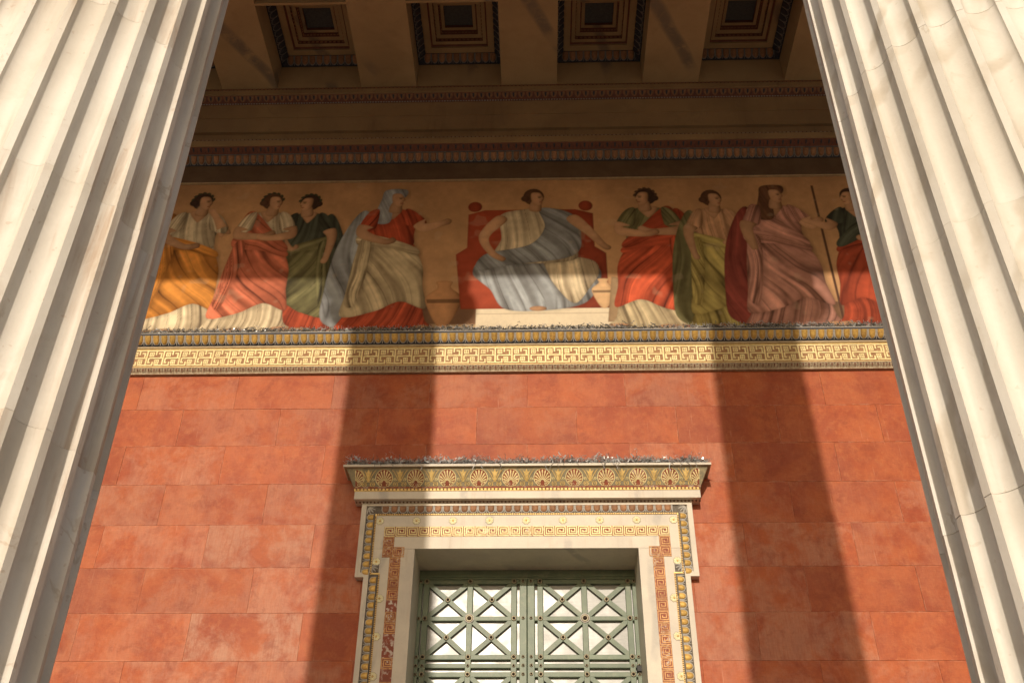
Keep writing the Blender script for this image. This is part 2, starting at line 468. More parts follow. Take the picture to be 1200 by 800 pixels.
def make_column(cx, mat, label, group, turn, jitter):
    c = thing('marble_column', (cx, COLY, FLOOR), label, 'column', group)
    b = MB()
    b.box(cx - 1.12, cx + 1.12, COLY - 1.12, COLY + 1.12, FLOOR, FLOOR + 0.2)
    b.lathe([(0, FLOOR + 0.2), (1.08, FLOOR + 0.2), (1.12, FLOOR + 0.27), (1.08, FLOOR + 0.35), (0.98, FLOOR + 0.37), (0.93, FLOOR + 0.43), (0.96, FLOOR + 0.5),
             (1.02, FLOOR + 0.52), (1.04, FLOOR + 0.58), (1.0, FLOOR + 0.64), (0.9, FLOOR + 0.66), (0.86, BASE_T)], cx, COLY, 64)
    b.build('base', mat, c)
    zs = [JOINTS[0]] + [z + jitter for z in JOINTS[1:-1]] + [JOINTS[-1]]
    for i in range(len(zs) - 1):
        z0, z1 = zs[i], zs[i + 1]
        d = MB(); rings = []
        g = 0.0018
        rot = 0.0
        ox, oy = random.uniform(-1, 1) * 0.0015, random.uniform(-1, 1) * 0.0015
        levels = [(z0 + 0.0006, -0.0012), (z0 + g, 0.0), ((z0 + z1) / 2, 0.0), (z1 - g, 0.0), (z1 - 0.0006, -0.0012)]
        for z, dr in levels:
            rings.append([(cx + ox + x, COLY + oy + y, z) for x, y in flute_ring(radius(z) + dr, 14, turn)])
        n = len(rings[0])
        vs = [p for r in rings for p in r]
        fs = [(k * n + i2, k * n + (i2 + 1) % n, (k + 1) * n + (i2 + 1) % n, (k + 1) * n + i2) for k in range(len(rings) - 1) for i2 in range(n)]
        d.add(vs, fs, 0, True)
        d.add(rings[0], [tuple(range(n))[::-1]]); d.add(rings[-1], [tuple(range(n))])
        o = d.build('drum', mat, c, recalc=False)
        o.data.set_sharp_from_angle(angle=math.radians(32))
    # ionic capital: necking, cushion, two scroll rolls, abacus
    k = MB()
    zt = SHAFT_T
    rt_ = radius(zt)
    k.lathe([(rt_ - 0.03, zt), (rt_ + 0.05, zt + 0.03), (rt_ + 0.05, zt + 0.08), (rt_ + 0.02, zt + 0.1), (rt_ + 0.16, zt + 0.2), (rt_ + 0.24, zt + 0.36), (rt_ + 0.16, zt + 0.46), (0, zt + 0.46)], cx, COLY, 64)
    k.box(cx - 0.86, cx + 0.86, COLY - 0.72, COLY + 0.72, zt + 0.44, zt + 0.84)
    k.build('necking', mat, c)
    for sgn in (-1, 1):
        v = MB()
        vx, vz = cx + sgn * 0.80, zt + 0.46
        seg = 32
        prof = [(0.40, -0.78), (0.40, -0.66), (0.34, -0.35), (0.30, 0.0), (0.34, 0.35), (0.40, 0.66), (0.40, 0.78)]
        vs = [(vx + r * math.cos(2 * math.pi * j / seg), COLY + y, vz + r * math.sin(2 * math.pi * j / seg)) for r, y in prof for j in range(seg)]
        fs = [(i * seg + j, i * seg + (j + 1) % seg, (i + 1) * seg + (j + 1) % seg, (i + 1) * seg + j) for i in range(len(prof) - 1) for j in range(seg)]
        fs += [tuple(range(seg)), tuple(range((len(prof) - 1) * seg, len(prof) * seg))]
        v.add(vs, fs)
        for yy in (COLY - 0.78, COLY + 0.78):
            dy = -1 if yy < COLY else 1
            mp = lambda u, w, t, yy=yy, dy=dy: (vx + sgn * u, yy + dy * t, vz + w)
            sp = [((0.38 * (1 - t / 36)) * math.cos(math.pi / 2 - t * 0.52), (0.38 * (1 - t / 36)) * math.sin(math.pi / 2 - t * 0.52)) for t in range(34)]
            v.stroke(sp, 0.035, 0.0, 0.03, mp)
        v.build('volute', mat, c)
    a = MB()
    a.box(cx - 0.98, cx + 0.98, COLY - 0.86, COLY + 0.86, zt + 0.84, CAP_T - 0.002)
    a.build('abacus', mat, c)
    return c
XC0, XC1 = -2.937, 2.623
SP = XC1 - XC0
make_column(XC0, 'col_a', 'fluted cream marble column with brown streaks and fine cracked drum joints', 'columns of the portico', math.radians(7.5), 0.0)
make_column(XC1, 'col_b', 'fluted cream marble column with curling cloudy tan veins', 'columns of the portico', math.radians(7.5), -0.35)
make_column(XC0 - SP, 'col_b', 'outer fluted marble column standing beyond the brown-streaked column', 'columns of the portico', math.radians(7.5), 0.2)
make_column(XC1 + SP, 'col_a', 'outer fluted marble column standing beyond the cloudy-veined column', 'columns of the portico', math.radians(7.5), 0.1)

mb = MB()
mb.box(-13, 13, 3.4, 4.8, CAP_T, 14.9)
mb.box(-13.1, 13.1, 3.3, 4.803, 14.902, 15.02)
mb.box(-13, 13, 3.38, 4.8, 15.022, 16.4)
mb.box(-13.5, 13.5, 2.9, 4.9, 16.402, 16.8)
arch = mb.build('entablature', 'col_b')
tag(arch, 'plain marble entablature lying across the column capitals', 'entablature')
mb = MB()
mb.box(-13, 13, 4.92, 13.9, 16.42, 16.75)
tag(mb.build('light_stop_slab', 'ceil'), 'unseen roof slab added over the coffered ceiling to stop light leaks', 'roof')  # added above the ceiling, out of view, so no light leaks in

# ================================================================== RED WALL
wall = thing('red_wall', (0, WALL + 0.3, FLOOR), 'wall of red plastered blocks round the green door', 'wall')
OPL, OPR, OPT = -1.85, 1.506, 5.75        # hole left for the doorway
b = MB()
b.box(XL - 3, OPL, WALL + 0.012, 13.6, FLOOR, 16.3)
b.box(OPR, XR + 3, WALL + 0.012, 13.6, FLOOR, 16.3)
b.box(OPL, OPR, WALL + 0.012, 13.6, OPT, 16.3)
b.build('core', 'plaster', wall)
GAP = 0.0009
nblk = 0
# (x, course, how rubbed): the pale rubbed blocks the photograph shows
WORN = [(-3.8, 4, .75), (-5.0, 4, .45), (-3.8, 6, 1.0), (-5.0, 6, .3), (-4.6, 5, .35), (-3.0, 5, .6), (-4.6, 7, .6), (-3.2, 7, .5), (2.4, 4, .7), (3.5, 4, .6), (2.4, 6, .6), (3.4, 6, .6), (2.9, 5, .5), (3.4, 7, .3), (-2.9, 3, .4), (5.0, 5, .1), (4.9, 6, .05), (4.6, 3, .1)]
for k in range(0, 15):
    zt, zb = Z0 - k * H, Z0 - (k + 1) * H
    zb = max(zb, FLOOR)
    if zt <= FLOOR + 0.05: break
    x = (-4.56 if k % 2 == 0 else -5.305) - 1.468 * 4
    while x < XR:
        a, c = x, x + 1.468
        x = c
        spans = [(a, c)]
        if zt < OPT + 0.01:
            spans = [(a, min(c, OPL)), (max(a, OPR), c)]
        elif zb < OPT:                       # course that meets the lintel: notch it beside the opening
            spans = [(a, min(c, OPL)), (max(a, OPR), c)]
            if max(a, OPL) < min(c, OPR) - 0.05:
                d = MB(); p, q = max(a, OPL), min(c, OPR)
                d.box(p + GAP, q - GAP, WALL, WALL + 0.06, OPT, zt - GAP, 0, 0.002)
                d.build('block', 'plaster', wall, ((p + q) / 2, WALL, zb))
        for p, q in spans:
            if q - p < 0.08: continue
            d = MB()
            dy = random.uniform(-0.0022, 0.0022)
            d.box(p + GAP, q - GAP, WALL + dy, WALL + 0.06, zb + GAP, zt - GAP, 0, 0.0022)
            o = d.build('block', 'plaster', wall, ((p + q) / 2, WALL, zb))
            wear = random.random() ** 3 * 0.5
            for (wx, wk, wv) in WORN:
                if wk == k and p - .01 < wx < q + .01: wear = wv
            o.color = (wear, 0, 0, 1)
            nblk += 1

# ================================================================== MURAL (generic robed figures, painted as colours on a fine grid)
MX0, MX1, MZ0, MZ1 = XL, XR, 8.86, 12.585
def paint_mural():
    NX, NZ = 1500, 300
    xs = np.linspace(MX0, MX1, NX); zs = np.linspace(MZ0, MZ1, NZ)
    X, Z = np.meshgrid(xs, zs)
    def vnoise(scale, seed, ax=1.0, az=1.0):
        r = np.random.default_rng(seed); n = 64
        t = r.random((n, n))
        u = X * scale * ax; v = Z * scale * az
        i0 = np.floor(u).astype(int); j0 = np.floor(v).astype(int)
        fu = u - i0; fv = v - j0
        fu = fu * fu * (3 - 2 * fu); fv = fv * fv * (3 - 2 * fv)
        g = lambda i, j: t[i % n, j % n]
        return (g(i0, j0) * (1 - fu) + g(i0 + 1, j0) * fu) * (1 - fv) + (g(i0, j0 + 1) * (1 - fu) + g(i0 + 1, j0 + 1) * fu) * fv
    N1 = vnoise(1.2, 1); N2 = vnoise(4, 2); N3 = vnoise(12, 3); N4 = vnoise(2.4, 4)
    fbm = 0.5 * N1 + 0.3 * N2 + 0.2 * N3
    img = np.empty(X.shape + (3,))
    img[:] = (0.49, 0.275, 0.13)
    img *= (0.80 + 0.40 * fbm)[..., None]
    def put_(mask, col, amt=1.0):
        m = (mask * amt)[..., None]
        img[:] = img * (1 - m) + np.asarray(col) * m
    def soft(d, w=0.014): return np.clip(0.5 - d / w, 0, 1)
    # dado, ground strip and pale plinth
    put_(soft(Z - 9.78) , np.array((0.20, 0.105, 0.055)))
    put_(soft(Z - 9.40 - 0.03 * (N4 - .5)), np.array((0.46, 0.31, 0.165)))
    put_(soft(np.maximum(abs(X - 0.25) - 1.22, Z - 9.72)), np.array((0.74, 0.63, 0.45)))
    put_(soft(np.maximum(abs(X - 0.25) - 1.22, abs(Z - 9.60) - 0.008)), np.array((0.5, 0.4, 0.28)))
    TAB = [np.random.default_rng(50 + i).random((96, 96)) for i in range(4)]
    def an(u, v, k):
        t = TAB[k]; n = 96
        i0 = np.floor(u).astype(int); j0 = np.floor(v).astype(int); fu = u - i0; fv = v - j0
        fu = fu * fu * (3 - 2 * fu); fv = fv * fv * (3 - 2 * fv)
        g = lambda i, j: t[i % n, j % n]
        return (g(i0, j0) * (1 - fu) + g(i0 + 1, j0) * fu) * (1 - fv) + (g(i0, j0 + 1) * (1 - fu) + g(i0 + 1, j0 + 1) * fu) * fv
    def spline(P, n=8):
        P = np.array(P, float); out = []; m = len(P)
        for i in range(m):
            p0, p1, p2, p3 = P[i - 1], P[i], P[(i + 1) % m], P[(i + 2) % m]
            for t in np.linspace(0, 1, n, endpoint=False):
                out.append(0.5 * ((2 * p1) + (-p0 + p2) * t + (2 * p0 - 5 * p1 + 4 * p2 - p3) * t ** 2 + (-p0 + 3 * p1 - 3 * p2 + p3) * t ** 3))
        return np.array(out)
    def region(P):
        lo, hi = P.min(0) - 0.05, P.max(0) + 0.05
        i0, i1 = np.searchsorted(xs, (lo[0], hi[0])); j0, j1 = np.searchsorted(zs, (lo[1], hi[1]))
        return slice(j0, j1), slice(i0, i1)
    def sdist(P, x, z):
        inside = np.zeros(x.shape, bool); d = np.full(x.shape, 1e9)
        n = len(P)
        for i in range(n):
            a, b = P[i], P[(i + 1) % n]
            e = b - a; l2 = max(e @ e, 1e-12)
            t = np.clip(((x - a[0]) * e[0] + (z - a[1]) * e[1]) / l2, 0, 1)
            d = np.minimum(d, (x - a[0] - t * e[0]) ** 2 + (z - a[1] - t * e[1]) ** 2)
            cr = ((a[1] > z) != (b[1] > z)) & (x < (b[0] - a[0]) * (z - a[1]) / (b[1] - a[1] + 1e-12) + a[0])
            inside ^= cr
        d = np.sqrt(d)
        return np.where(inside, -d, d)
    WIDE = [1.0]
    def shape(pts, col, fold=None, smooth=True, edge=0.35, amp=0.45, flat=False):
        pts = [(0.0 + (p[0] - 0.0) * WIDE[0], p[1]) for p in pts]
        P = spline(pts) if smooth else np.array(pts, float)
        s = region(P)
        x, z = X[s], Z[s]
        if x.size == 0: return
        d = sdist(P, x, z)
        m = np.clip(0.5 - d / 0.016, 0, 1)
        w = P[:, 0].max() - P[:, 0].min()
        if fold is not None:        # soft cast shade behind the painted figure
            sh = np.clip(0.5 - (sdist(P, x - 0.05, z + 0.02)) / 0.10, 0, 1) * (1 - m) * 0.30
            img[s] = img[s] * (1 - sh[..., None])
        lit = 1.06 - edge * np.clip((x - (P[:, 0].max() - 0.42 * w)) / (0.42 * w), 0, 1) - 0.30 * np.exp(-np.clip(-d, 0, 1) / 0.028)
        if fold is not None:
            ang, freq = fold
            cxx = P[:, 0].mean(); czz = P[:, 1].max()
            ca, sa = math.cos(ang), math.sin(ang)
            u = (x - cxx) * ca + (z - czz) * sa
            wv = (x - cxx) * -sa + (z - czz) * ca
            bend = 0.10 * np.sin(wv * 2.3 + cxx * 5) + 0.05 * N4[s]
            uu = (u + bend * (0.4 + np.abs(wv))) * freq * 0.62 / (1.0 + 0.22 * np.clip(-wv, 0, 3))
            n1, n2, n3 = an(uu + cxx * 7, wv * 0.75 + 9, 0), an(uu * 2.1 + 31, wv * 1.1 + cxx * 3, 1), an(uu * 0.9 + 11 + cxx, wv * 0.6, 2)
            crease = np.clip(1 - np.abs(n3 - 0.5) / 0.07, 0, 1)
            ridge = np.clip(1 - np.abs(n1 - 0.62) / 0.10, 0, 1)
            fl = 1.9 * (n1 - 0.5) + 1.3 * (n2 - 0.5) - 0.9 * crease + 0.55 * ridge
            lit = lit * (0.92 + amp * fl)
        lit = np.clip(lit * (0.93 + 0.16 * N3[s]), 0.16, 1.6)
        c = np.asarray(col)[None, None, :] * lit[..., None]
        dark = np.clip(1 - lit, 0, 1)[..., None]
        c = c * (1 - dark * np.array((0.0, 0.12, 0.2)))
        img[s] = img[s] * (1 - m[..., None]) + c * m[..., None]
    def limb(path, radii, col):
        P = np.array(path, float)
        L_, R_ = [], []
        for i in range(len(P)):
            d = P[min(i + 1, len(P) - 1)] - P[max(i - 1, 0)]
            d = d / np.linalg.norm(d); n = np.array((-d[1], d[0])) * radii[i]
            L_.append(P[i] + n); R_.append(P[i] - n)
        e = P[-1] + (P[-1] - P[-2]) / np.linalg.norm(P[-1] - P[-2]) * radii[-1] * 0.8
        shape(L_ + [e] + R_[::-1], col, None, True, 0.5)
    def ell(cx, cz, rx, rz, col, edge=0.4, tilt=0.0):
        t = np.linspace(0, 2 * math.pi, 20, endpoint=False)
        ct, st = math.cos(tilt), math.sin(tilt)
        px, pz = rx * np.cos(t), rz * np.sin(t)
        shape(np.stack([cx + px * ct - pz * st, cz + px * st + pz * ct], 1), col, None, False, edge)
    FLESH = np.array((0.56, 0.315, 0.17))
    def head(x, z, r, face, hair, wreath=None, veil=None):
        if veil is not None:
            shape([(x - r * 1.1 * face, z + r * 1.25), (x + r * .8 * face, z + r * 1.3), (x + r * .9 * face, z + r * .4), (x - r * .2 * face, z - r * .6), (x - r * .5 * face, z - r * 3.0), (x - r * 2.0 * face, z - r * 2.8), (x - r * 1.5 * face, z)], veil, (0.3, 26), True, .3, .3)
        else:
            ell(x - face * r * 0.22, z + r * 0.18, r * 1.04, r * 1.12, hair, 0.3)
            ell(x - face * r * 1.05, z - r * 0.05, r * 0.42, r * 0.4, hair, 0.3)
        limb([(x - face * r * 0.1, z - r * 1.7), (x, z - r * 0.6)], [r * 0.55, r * 0.5], FLESH * 0.8)
        shape([(x - face * r * .45, z + r * .65), (x + face * r * .3, z + r * .75), (x + face * r * .66, z + r * .3), (x + face * r * .80, z - r * .12), (x + face * r * .64, z - r * .3), (x + face * r * .6, z - r * .78), (x + face * r * .2, z - r * .98), (x - face * r * .35, z - r * .55)], FLESH, None, True, 0.45)
        ell(x + face * r * .36, z + r * .08, r * .16, r * .07, FLESH * 0.28, 0)
        ell(x + face * r * .38, z + r * .24, r * .24, r * .05, FLESH * 0.4, 0)
        ell(x + face * r * .48, z - r * .54, r * .15, r * .055, (0.34, 0.10, 0.06), 0)
        if wreath is not None:
            for a in np.linspace(0.2, math.pi - 0.2, 7):
                ell(x - face * r * .2 + r * 1.05 * math.cos(a), z + r * .2 + r * 1.08 * math.sin(a), r * .22, r * .13, wreath, 0.2, a + 1.2)
    def figure(x, h, face, under, over, hair, lean=0.0, arms='low', wreath=None, veil=None, bodice=None, girth=1.0, sash=None, cloak=None):
        g = 9.36; f = face; w = h * 0.142 * girth
        B = lambda u, v: (x + f * u * w + lean * v * h, g + v * h)
        if cloak is not None:
            shape([B(-.9, .84), B(-1.7, .6), B(-2.0, .25), B(-1.9, .03), B(-.6, .02), B(-.2, .5)], cloak, (0.12, 17), True, .4, .35)
        # long under-robe spreading to the hem
        shape([B(-.75, .60), B(.7, .60), B(1.05, .35), B(1.3, .06), B(1.55, .0), B(.6, -.02), B(-.5, .0), B(-1.5, -.015), B(-1.25, .1), B(-1.0, .36)], under, (0.05 * f, 30), True, .35, .38)
        ell(*B(1.25, -.004), w * .34, .045, FLESH * .85); ell(*B(-.3, -.012), w * .34, .042, FLESH * .7)
        # bodice
        shape([B(-.85, .80), B(-.35, .845), B(.35, .845), B(.85, .79), B(.8, .66), B(.68, .56), B(-.72, .56), B(-.82, .66)], bodice if bodice is not None else under, (0.2 * f, 30), True, .4, .32)
        shape([B(-.32, .85), B(.32, .85), B(.1, .78), B(-.05, .775)], FLESH * .9, None, True, .3)
        # outer wrap swung across the hips
        shape([B(-.95, .64), B(-.2, .60), B(.75, .545), B(1.15, .42), B(1.2, .27), B(1.32, .12), B(.5, .17), B(-.3, .105), B(-1.35, .07), B(-1.3, .22), B(-1.12, .44)], over, (0.62 * f, 16), True, .38, .42)
        shape([B(-1.0, .66), B(.1, .615), B(.95, .545), B(.9, .50), B(.0, .55), B(-1.05, .575)], np.asarray(over) * 1.08, (1.25 * f, 24), True, .3, .35)
        if sash is not None:
            shape([B(-.85, .83), B(-.5, .85), B(.3, .70), B(.95, .58), B(.8, .54), B(-.1, .62), B(-.9, .72)], sash, (0.9 * f, 22), True, .3, .35)
        hx, hz = B(0.12, .925)
        head(hx, hz, h * 0.060, f, hair, wreath, veil)
        r0, r1, r2 = w * .25, w * .20, w * .13
        bc = np.asarray(bodice if bodice is not None else under) * .95
        def sleeve(sg, ex, ez):
            k = .62; e = (.74 * sg * (1 - k) + ex * k, .80 * (1 - k) + ez * k)
            shape([B(sg * .45, .845), B(sg * .80, .825), B(e[0] + sg * .20, e[1] + .01), B(e[0] + sg * .05, e[1] - .045), B(e[0] - sg * .28, e[1] - .02), B(sg * .48, .73)], bc, (0.5 * f * sg, 34), True, .4, .4)
        shape([B(-.95, .62), B(-.62, .60), B(-.66, .40), B(-.80, .26), B(-1.0, .14), B(-1.28, .16), B(-1.22, .36), B(-1.1, .52)], np.asarray(over) * .94, (0.12 * f, 40), True, .3, .48)
        pts_ = {'low': ((1, 1.0, .66), (-1, -1.1, .65)), 'offer': ((1, 1.15, .70), (-1, -.95, .66)), 'fold': ((1, 1.0, .67), (-1, -.98, .67)), 'chin': ((1, 1.15, .665), (-1, -1.05, .66)), 'staff': ((1, 1.15, .69), (-1, -1.0, .66))}[arms]
        for q_ in pts_: sleeve(*q_)
        if arms == 'low':
            limb([B(0.874, 0.719), B(1.0, .66), B(.55, .57), B(.3, .585)], [r0, r1, r2, r2], FLESH)
            limb([B(-0.943, 0.713), B(-1.1, .65), B(-1.0, .52), B(-.9, .47)], [r0, r1, r2, r2], FLESH * .8)
        elif arms == 'offer':
            limb([B(-0.860, 0.719), B(-.95, .66), B(-.2, .60), B(.1, .61)], [r0, r1, r2, r2], FLESH * .85)
            limb([B(0.948, 0.741), B(1.15, .70), B(1.75, .735), B(1.95, .75)], [r0, r1, r2, r2], FLESH)
        elif arms == 'fold':
            limb([B(-0.877, 0.724), B(-.98, .67), B(-.1, .66), B(.3, .685)], [r0, r1, r2, r2], FLESH * .85)
            limb([B(0.888, 0.724), B(1.0, .67), B(.2, .645), B(-.2, .66)], [r0, r1, r2, r2], FLESH)
        elif arms == 'chin':
            limb([B(-0.915, 0.719), B(-1.05, .66), B(-.3, .585), B(.2, .59)], [r0, r1, r2, r2], FLESH * .8)
            limb([B(0.984, 0.717), B(1.15, .665), B(.7, .8), B(.45, .86)], [r0, r1, r2, r2], FLESH)
        elif arms == 'staff':
            limb([B(-0.888, 0.719), B(-1.0, .66), B(-.85, .53)], [r0, r1, r2], FLESH * .8)
            shape([B(1.42, 1.0), B(1.50, 1.0), B(1.52, -.02), B(1.44, -.02)], (0.10, 0.045, 0.025), None, False, 0)
            limb([B(0.970, 0.735), B(1.15, .69), B(1.48, .735)], [r0, r1, r2], FLESH)
    def urn(x, z, s, col):
        shape([(x - .1 * s, z), (x + .1 * s, z), (x + .3 * s, z + .42 * s), (x + .34 * s, z + .68 * s), (x + .13 * s, z + .9 * s), (x + .15 * s, z + 1.05 * s), (x - .15 * s, z + 1.05 * s), (x - .13 * s, z + .9 * s), (x - .34 * s, z + .68 * s), (x - .3 * s, z + .42 * s)], col, None, True, .6)
        shape([(x - .33 * s, z + .62 * s), (x + .33 * s, z + .62 * s), (x + .31 * s, z + .53 * s), (x - .31 * s, z + .53 * s)], np.asarray(col) * .45, None, False, .5)
    HB, HD = np.array((0.10, 0.045, 0.022)), np.array((0.05, 0.025, 0.015))
    TAN, CREAM = np.array((0.50, 0.40, 0.24)), np.array((0.68, 0.56, 0.37))
    ORANGE, SALMON, RED = np.array((0.55, 0.22, 0.04)), np.array((0.66, 0.19, 0.10)), np.array((0.44, 0.075, 0.03))
    OLIVE, DGREEN, BLUE = np.array((0.165, 0.15, 0.065)), np.array((0.055, 0.06, 0.04)), np.array((0.33, 0.35, 0.36))
    YEL, PINK, WINE = np.array((0.40, 0.32, 0.10)), np.array((0.55, 0.27, 0.20)), np.array((0.24, 0.05, 0.035))
    # low stone seats and pedestals behind
    shape([(-3.75, 9.4), (-2.95, 9.4), (-2.95, 9.98), (-2.85, 10.05), (-2.85, 10.15), (-3.85, 10.15), (-3.85, 10.05), (-3.75, 9.98)], (0.24, 0.13, 0.07), None, False, .4)
    shape([(5.0, 9.4), (6.4, 9.4), (6.4, 10.25), (5.0, 10.25)], (0.62, 0.46, 0.28), None, False, .3)
    figure(-8.4, 2.9, 1, CREAM, BLUE, HB, 0, 'low'); figure(-7.2, 2.95, 1, TAN, WINE, HD, 0, 'fold')
    figure(-5.80, 2.98, 1, CREAM, ORANGE, HD, -0.02, 'chin', np.array((0.06, 0.06, 0.03)), None, CREAM * .8, 1.12, None, ORANGE * .7)
    figure(-3.92, 2.92, -1, RED, OLIVE, HD, 0.0, 'low', np.array((0.05, 0.06, 0.03)), None, DGREEN * 1.3, 1.0, None, DGREEN)
    figure(-4.66, 2.96, 1, CREAM, SALMON, HB, 0.015, 'fold', np.array((0.05, 0.055, 0.03)), None, CREAM * .9, 1.1, SALMON * .9)
    figure(-2.45, 3.0, 1, RED * 1.1, TAN, HB, -0.01, 'offer', None, BLUE * 1.15, RED, 1.18, None, BLUE)
    urn(-1.50, 9.38, .85, (0.50, 0.25, 0.11))
    # broad seated figure in pale grey-blue on a red bench
    WIDE[0] = 1.22
    shape([(-1.0, 9.7), (0.95, 9.7), (0.95, 10.85), (0.8, 11.0), (0.8, 11.75), (0.55, 11.85), (-0.72, 11.85), (-0.95, 11.75), (-0.95, 11.0), (-1.1, 10.85)], RED * .75, None, False, .4)
    for px in (-0.86, 0.70): ell(px, 11.93, .1, .12, RED * .6)
    shape([(-.62, 10.75), (.5, 10.75), (.85, 10.5), (.8, 10.1), (.6, 9.78), (.1, 9.66), (-.42, 9.7), (-.62, 10.1), (-.86, 10.45)], BLUE * 1.05, (0.35, 17), True, .4, .4)
    shape([(.12, 10.8), (.72, 10.72), (.84, 10.45), (.7, 10.1), (.5, 9.8), (.28, 10.1), (.15, 10.45)], CREAM * .9, (0.3, 22), True, .45, .35)
    shape([(-.5, 11.72), (-.16, 11.86), (.18, 11.86), (.52, 11.7), (.48, 11.2), (.5, 10.7), (-.55, 10.7), (-.48, 11.2)], CREAM * .85, (0.1, 24), True, .4, .32)
    shape([(.05, 11.88), (.5, 11.75), (.62, 11.3), (.5, 10.8), (-.3, 10.62), (-.8, 10.5), (-.7, 10.85), (-.1, 11.05), (.12, 11.45)], BLUE * .9, (0.8, 18), True, .35, .4)
    limb([(-.48, 11.66), (-.72, 11.25), (-.62, 10.9), (-.46, 10.74)], [.09, .075, .055, .05], FLESH)
    limb([(.50, 11.66), (.74, 11.32), (.90, 11.05), (.98, 10.96)], [.09, .075, .055, .05], FLESH * .85)
    WIDE[0] = 1.0
    head(0.0, 12.12, .175, 1, HB)
    ell(.02, 9.70, .14, .05, FLESH * .8)
    urn(1.08, 9.72, .55, (0.66, 0.42, 0.22))
    shape([(1.12, 9.42), (1.45, 9.42), (1.32, 10.32), (1.22, 10.34)], (0.33, 0.22, 0.12), None, False, .3)
    figure(1.92, 2.96, -1, TAN * .95, RED * 1.15, HD, 0.0, 'fold', np.array((0.10, 0.05, 0.03)), None, OLIVE * 1.1, 1.2, RED * .85, RED * .7)
    figure(3.05, 2.9, 1, YEL * .9, YEL, HB, -0.015, 'low', None, None, FLESH * .95, 1.02, None, OLIVE)
    figure(4.05, 2.98, 1, PINK * .8, PINK, HB, 0.0, 'staff', None, HB * 1.6, PINK * .9, 1.2, PINK * 1.05, WINE)
    figure(5.42, 2.9, -1, RED * .75, RED * .7, HD, 0.0, 'offer', None, None, DGREEN, 1.1, DGREEN * 1.2, DGREEN)
    figure(6.9, 2.9, -1, CREAM, BLUE, HB, 0.0, 'fold'); figure(8.2, 2.9, -1, TAN, OLIVE, HD, 0.0, 'low')
    # age: darker grime, rubbed places and hairline craquelure
    img *= (0.86 + 0.28 * fbm)[..., None]
    rub = np.clip((vnoise(3.1, 9) * vnoise(9, 10) - 0.52) * 6, 0, 1)
    img[:] = img * (1 - 0.15 * rub[..., None]) + np.array((0.60, 0.46, 0.30)) * 0.15 * rub[..., None]
    return xs, zs, np.clip(img, 0.004, 0.95)
def build_mural():
    xs, zs, img = paint_mural()
    NX, NZ = len(xs), len(zs)
    X, Z = np.meshgrid(xs, zs)
    cx, cz = 0.0, MZ0
    co = np.stack([X - cx, np.full_like(X, 0.0), Z - cz], -1).reshape(-1, 3)
    idx = np.arange(NX * NZ).reshape(NZ, NX)
    q = np.stack([idx[:-1, :-1], idx[:-1, 1:], idx[1:, 1:], idx[1:, :-1]], -1).reshape(-1, 4)
    # a plate with a little depth: edge ring carried back into the wall
    me = bpy.data.meshes.new('mural')
    me.vertices.add(len(co)); me.vertices.foreach_set('co', co.ravel())
    me.loops.add(q.size); me.loops.foreach_set('vertex_index', q.ravel().astype(np.int32))
    me.polygons.add(len(q)); me.polygons.foreach_set('loop_start', np.arange(0, q.size, 4, dtype=np.int32))
    me.polygons.foreach_set('loop_total', np.full(len(q), 4, dtype=np.int32))
    me.update(calc_edges=True)
    ca = me.color_attributes.new('Col', 'FLOAT_COLOR', 'POINT')
    rgba = np.ones((NX * NZ, 4), np.float32); rgba[:, :3] = img.reshape(-1, 3)
    ca.data.foreach_set('color', rgba.ravel())
    me.materials.append(M['mural'])
    o = put('mural', me, (cx, WALL - 0.012, cz))
    tag(o, 'long painted frieze of robed figures in red, ochre and grey on tan ground', 'mural')
build_mural()

# ================================================================== LEDGE UNDER THE MURAL: eggs, meander, leaf strip
ledge = thing('meander_ledge', (0, WALL, 8.46), 'gilded key-pattern ledge running between red wall and mural', 'ledge')
b = MB(); b.prism([(12.3, 9.10), (12.3, 9.128), (12.5, 9.135), (12.5, 8.94), (12.405, 8.955), (12.395, 8.985), (12.375, 9.04), (12.325, 9.097)], XL, XR); b.build('egg_bed', 'dark', ledge)
b = MB(); b.box(XL, XR, 12.297, 12.47, 9.129 , 9.141); b.build('top_fillet', 'shell', ledge)
b = MB(); b.box(XL, XR, 12.40, 12.499, 8.925, 8.952); b.build('fillet', 'tan', ledge)
b = MB(); b.box(XL, XR, 12.42, 12.499, 8.572, 8.924); mfas = b.build('meander_fascia', 'fretground', ledge)
for z0, z1 in ((8.575, 8.586), (8.908, 8.921)):
    b = MB(); b.box(XL, XR, 12.417, 12.42, z0, z1); b.build('gilt_line', 'gold', ledge)
b = MB(); b.prism([(12.408, 8.571), (12.408, 8.556), (12.425, 8.55), (12.45, 8.49), (12.447, 8.485), (12.447, 8.466), (12.499, 8.466), (12.499, 8.571)], XL, XR); b.build('leaf_bed', 'leaf', ledge)

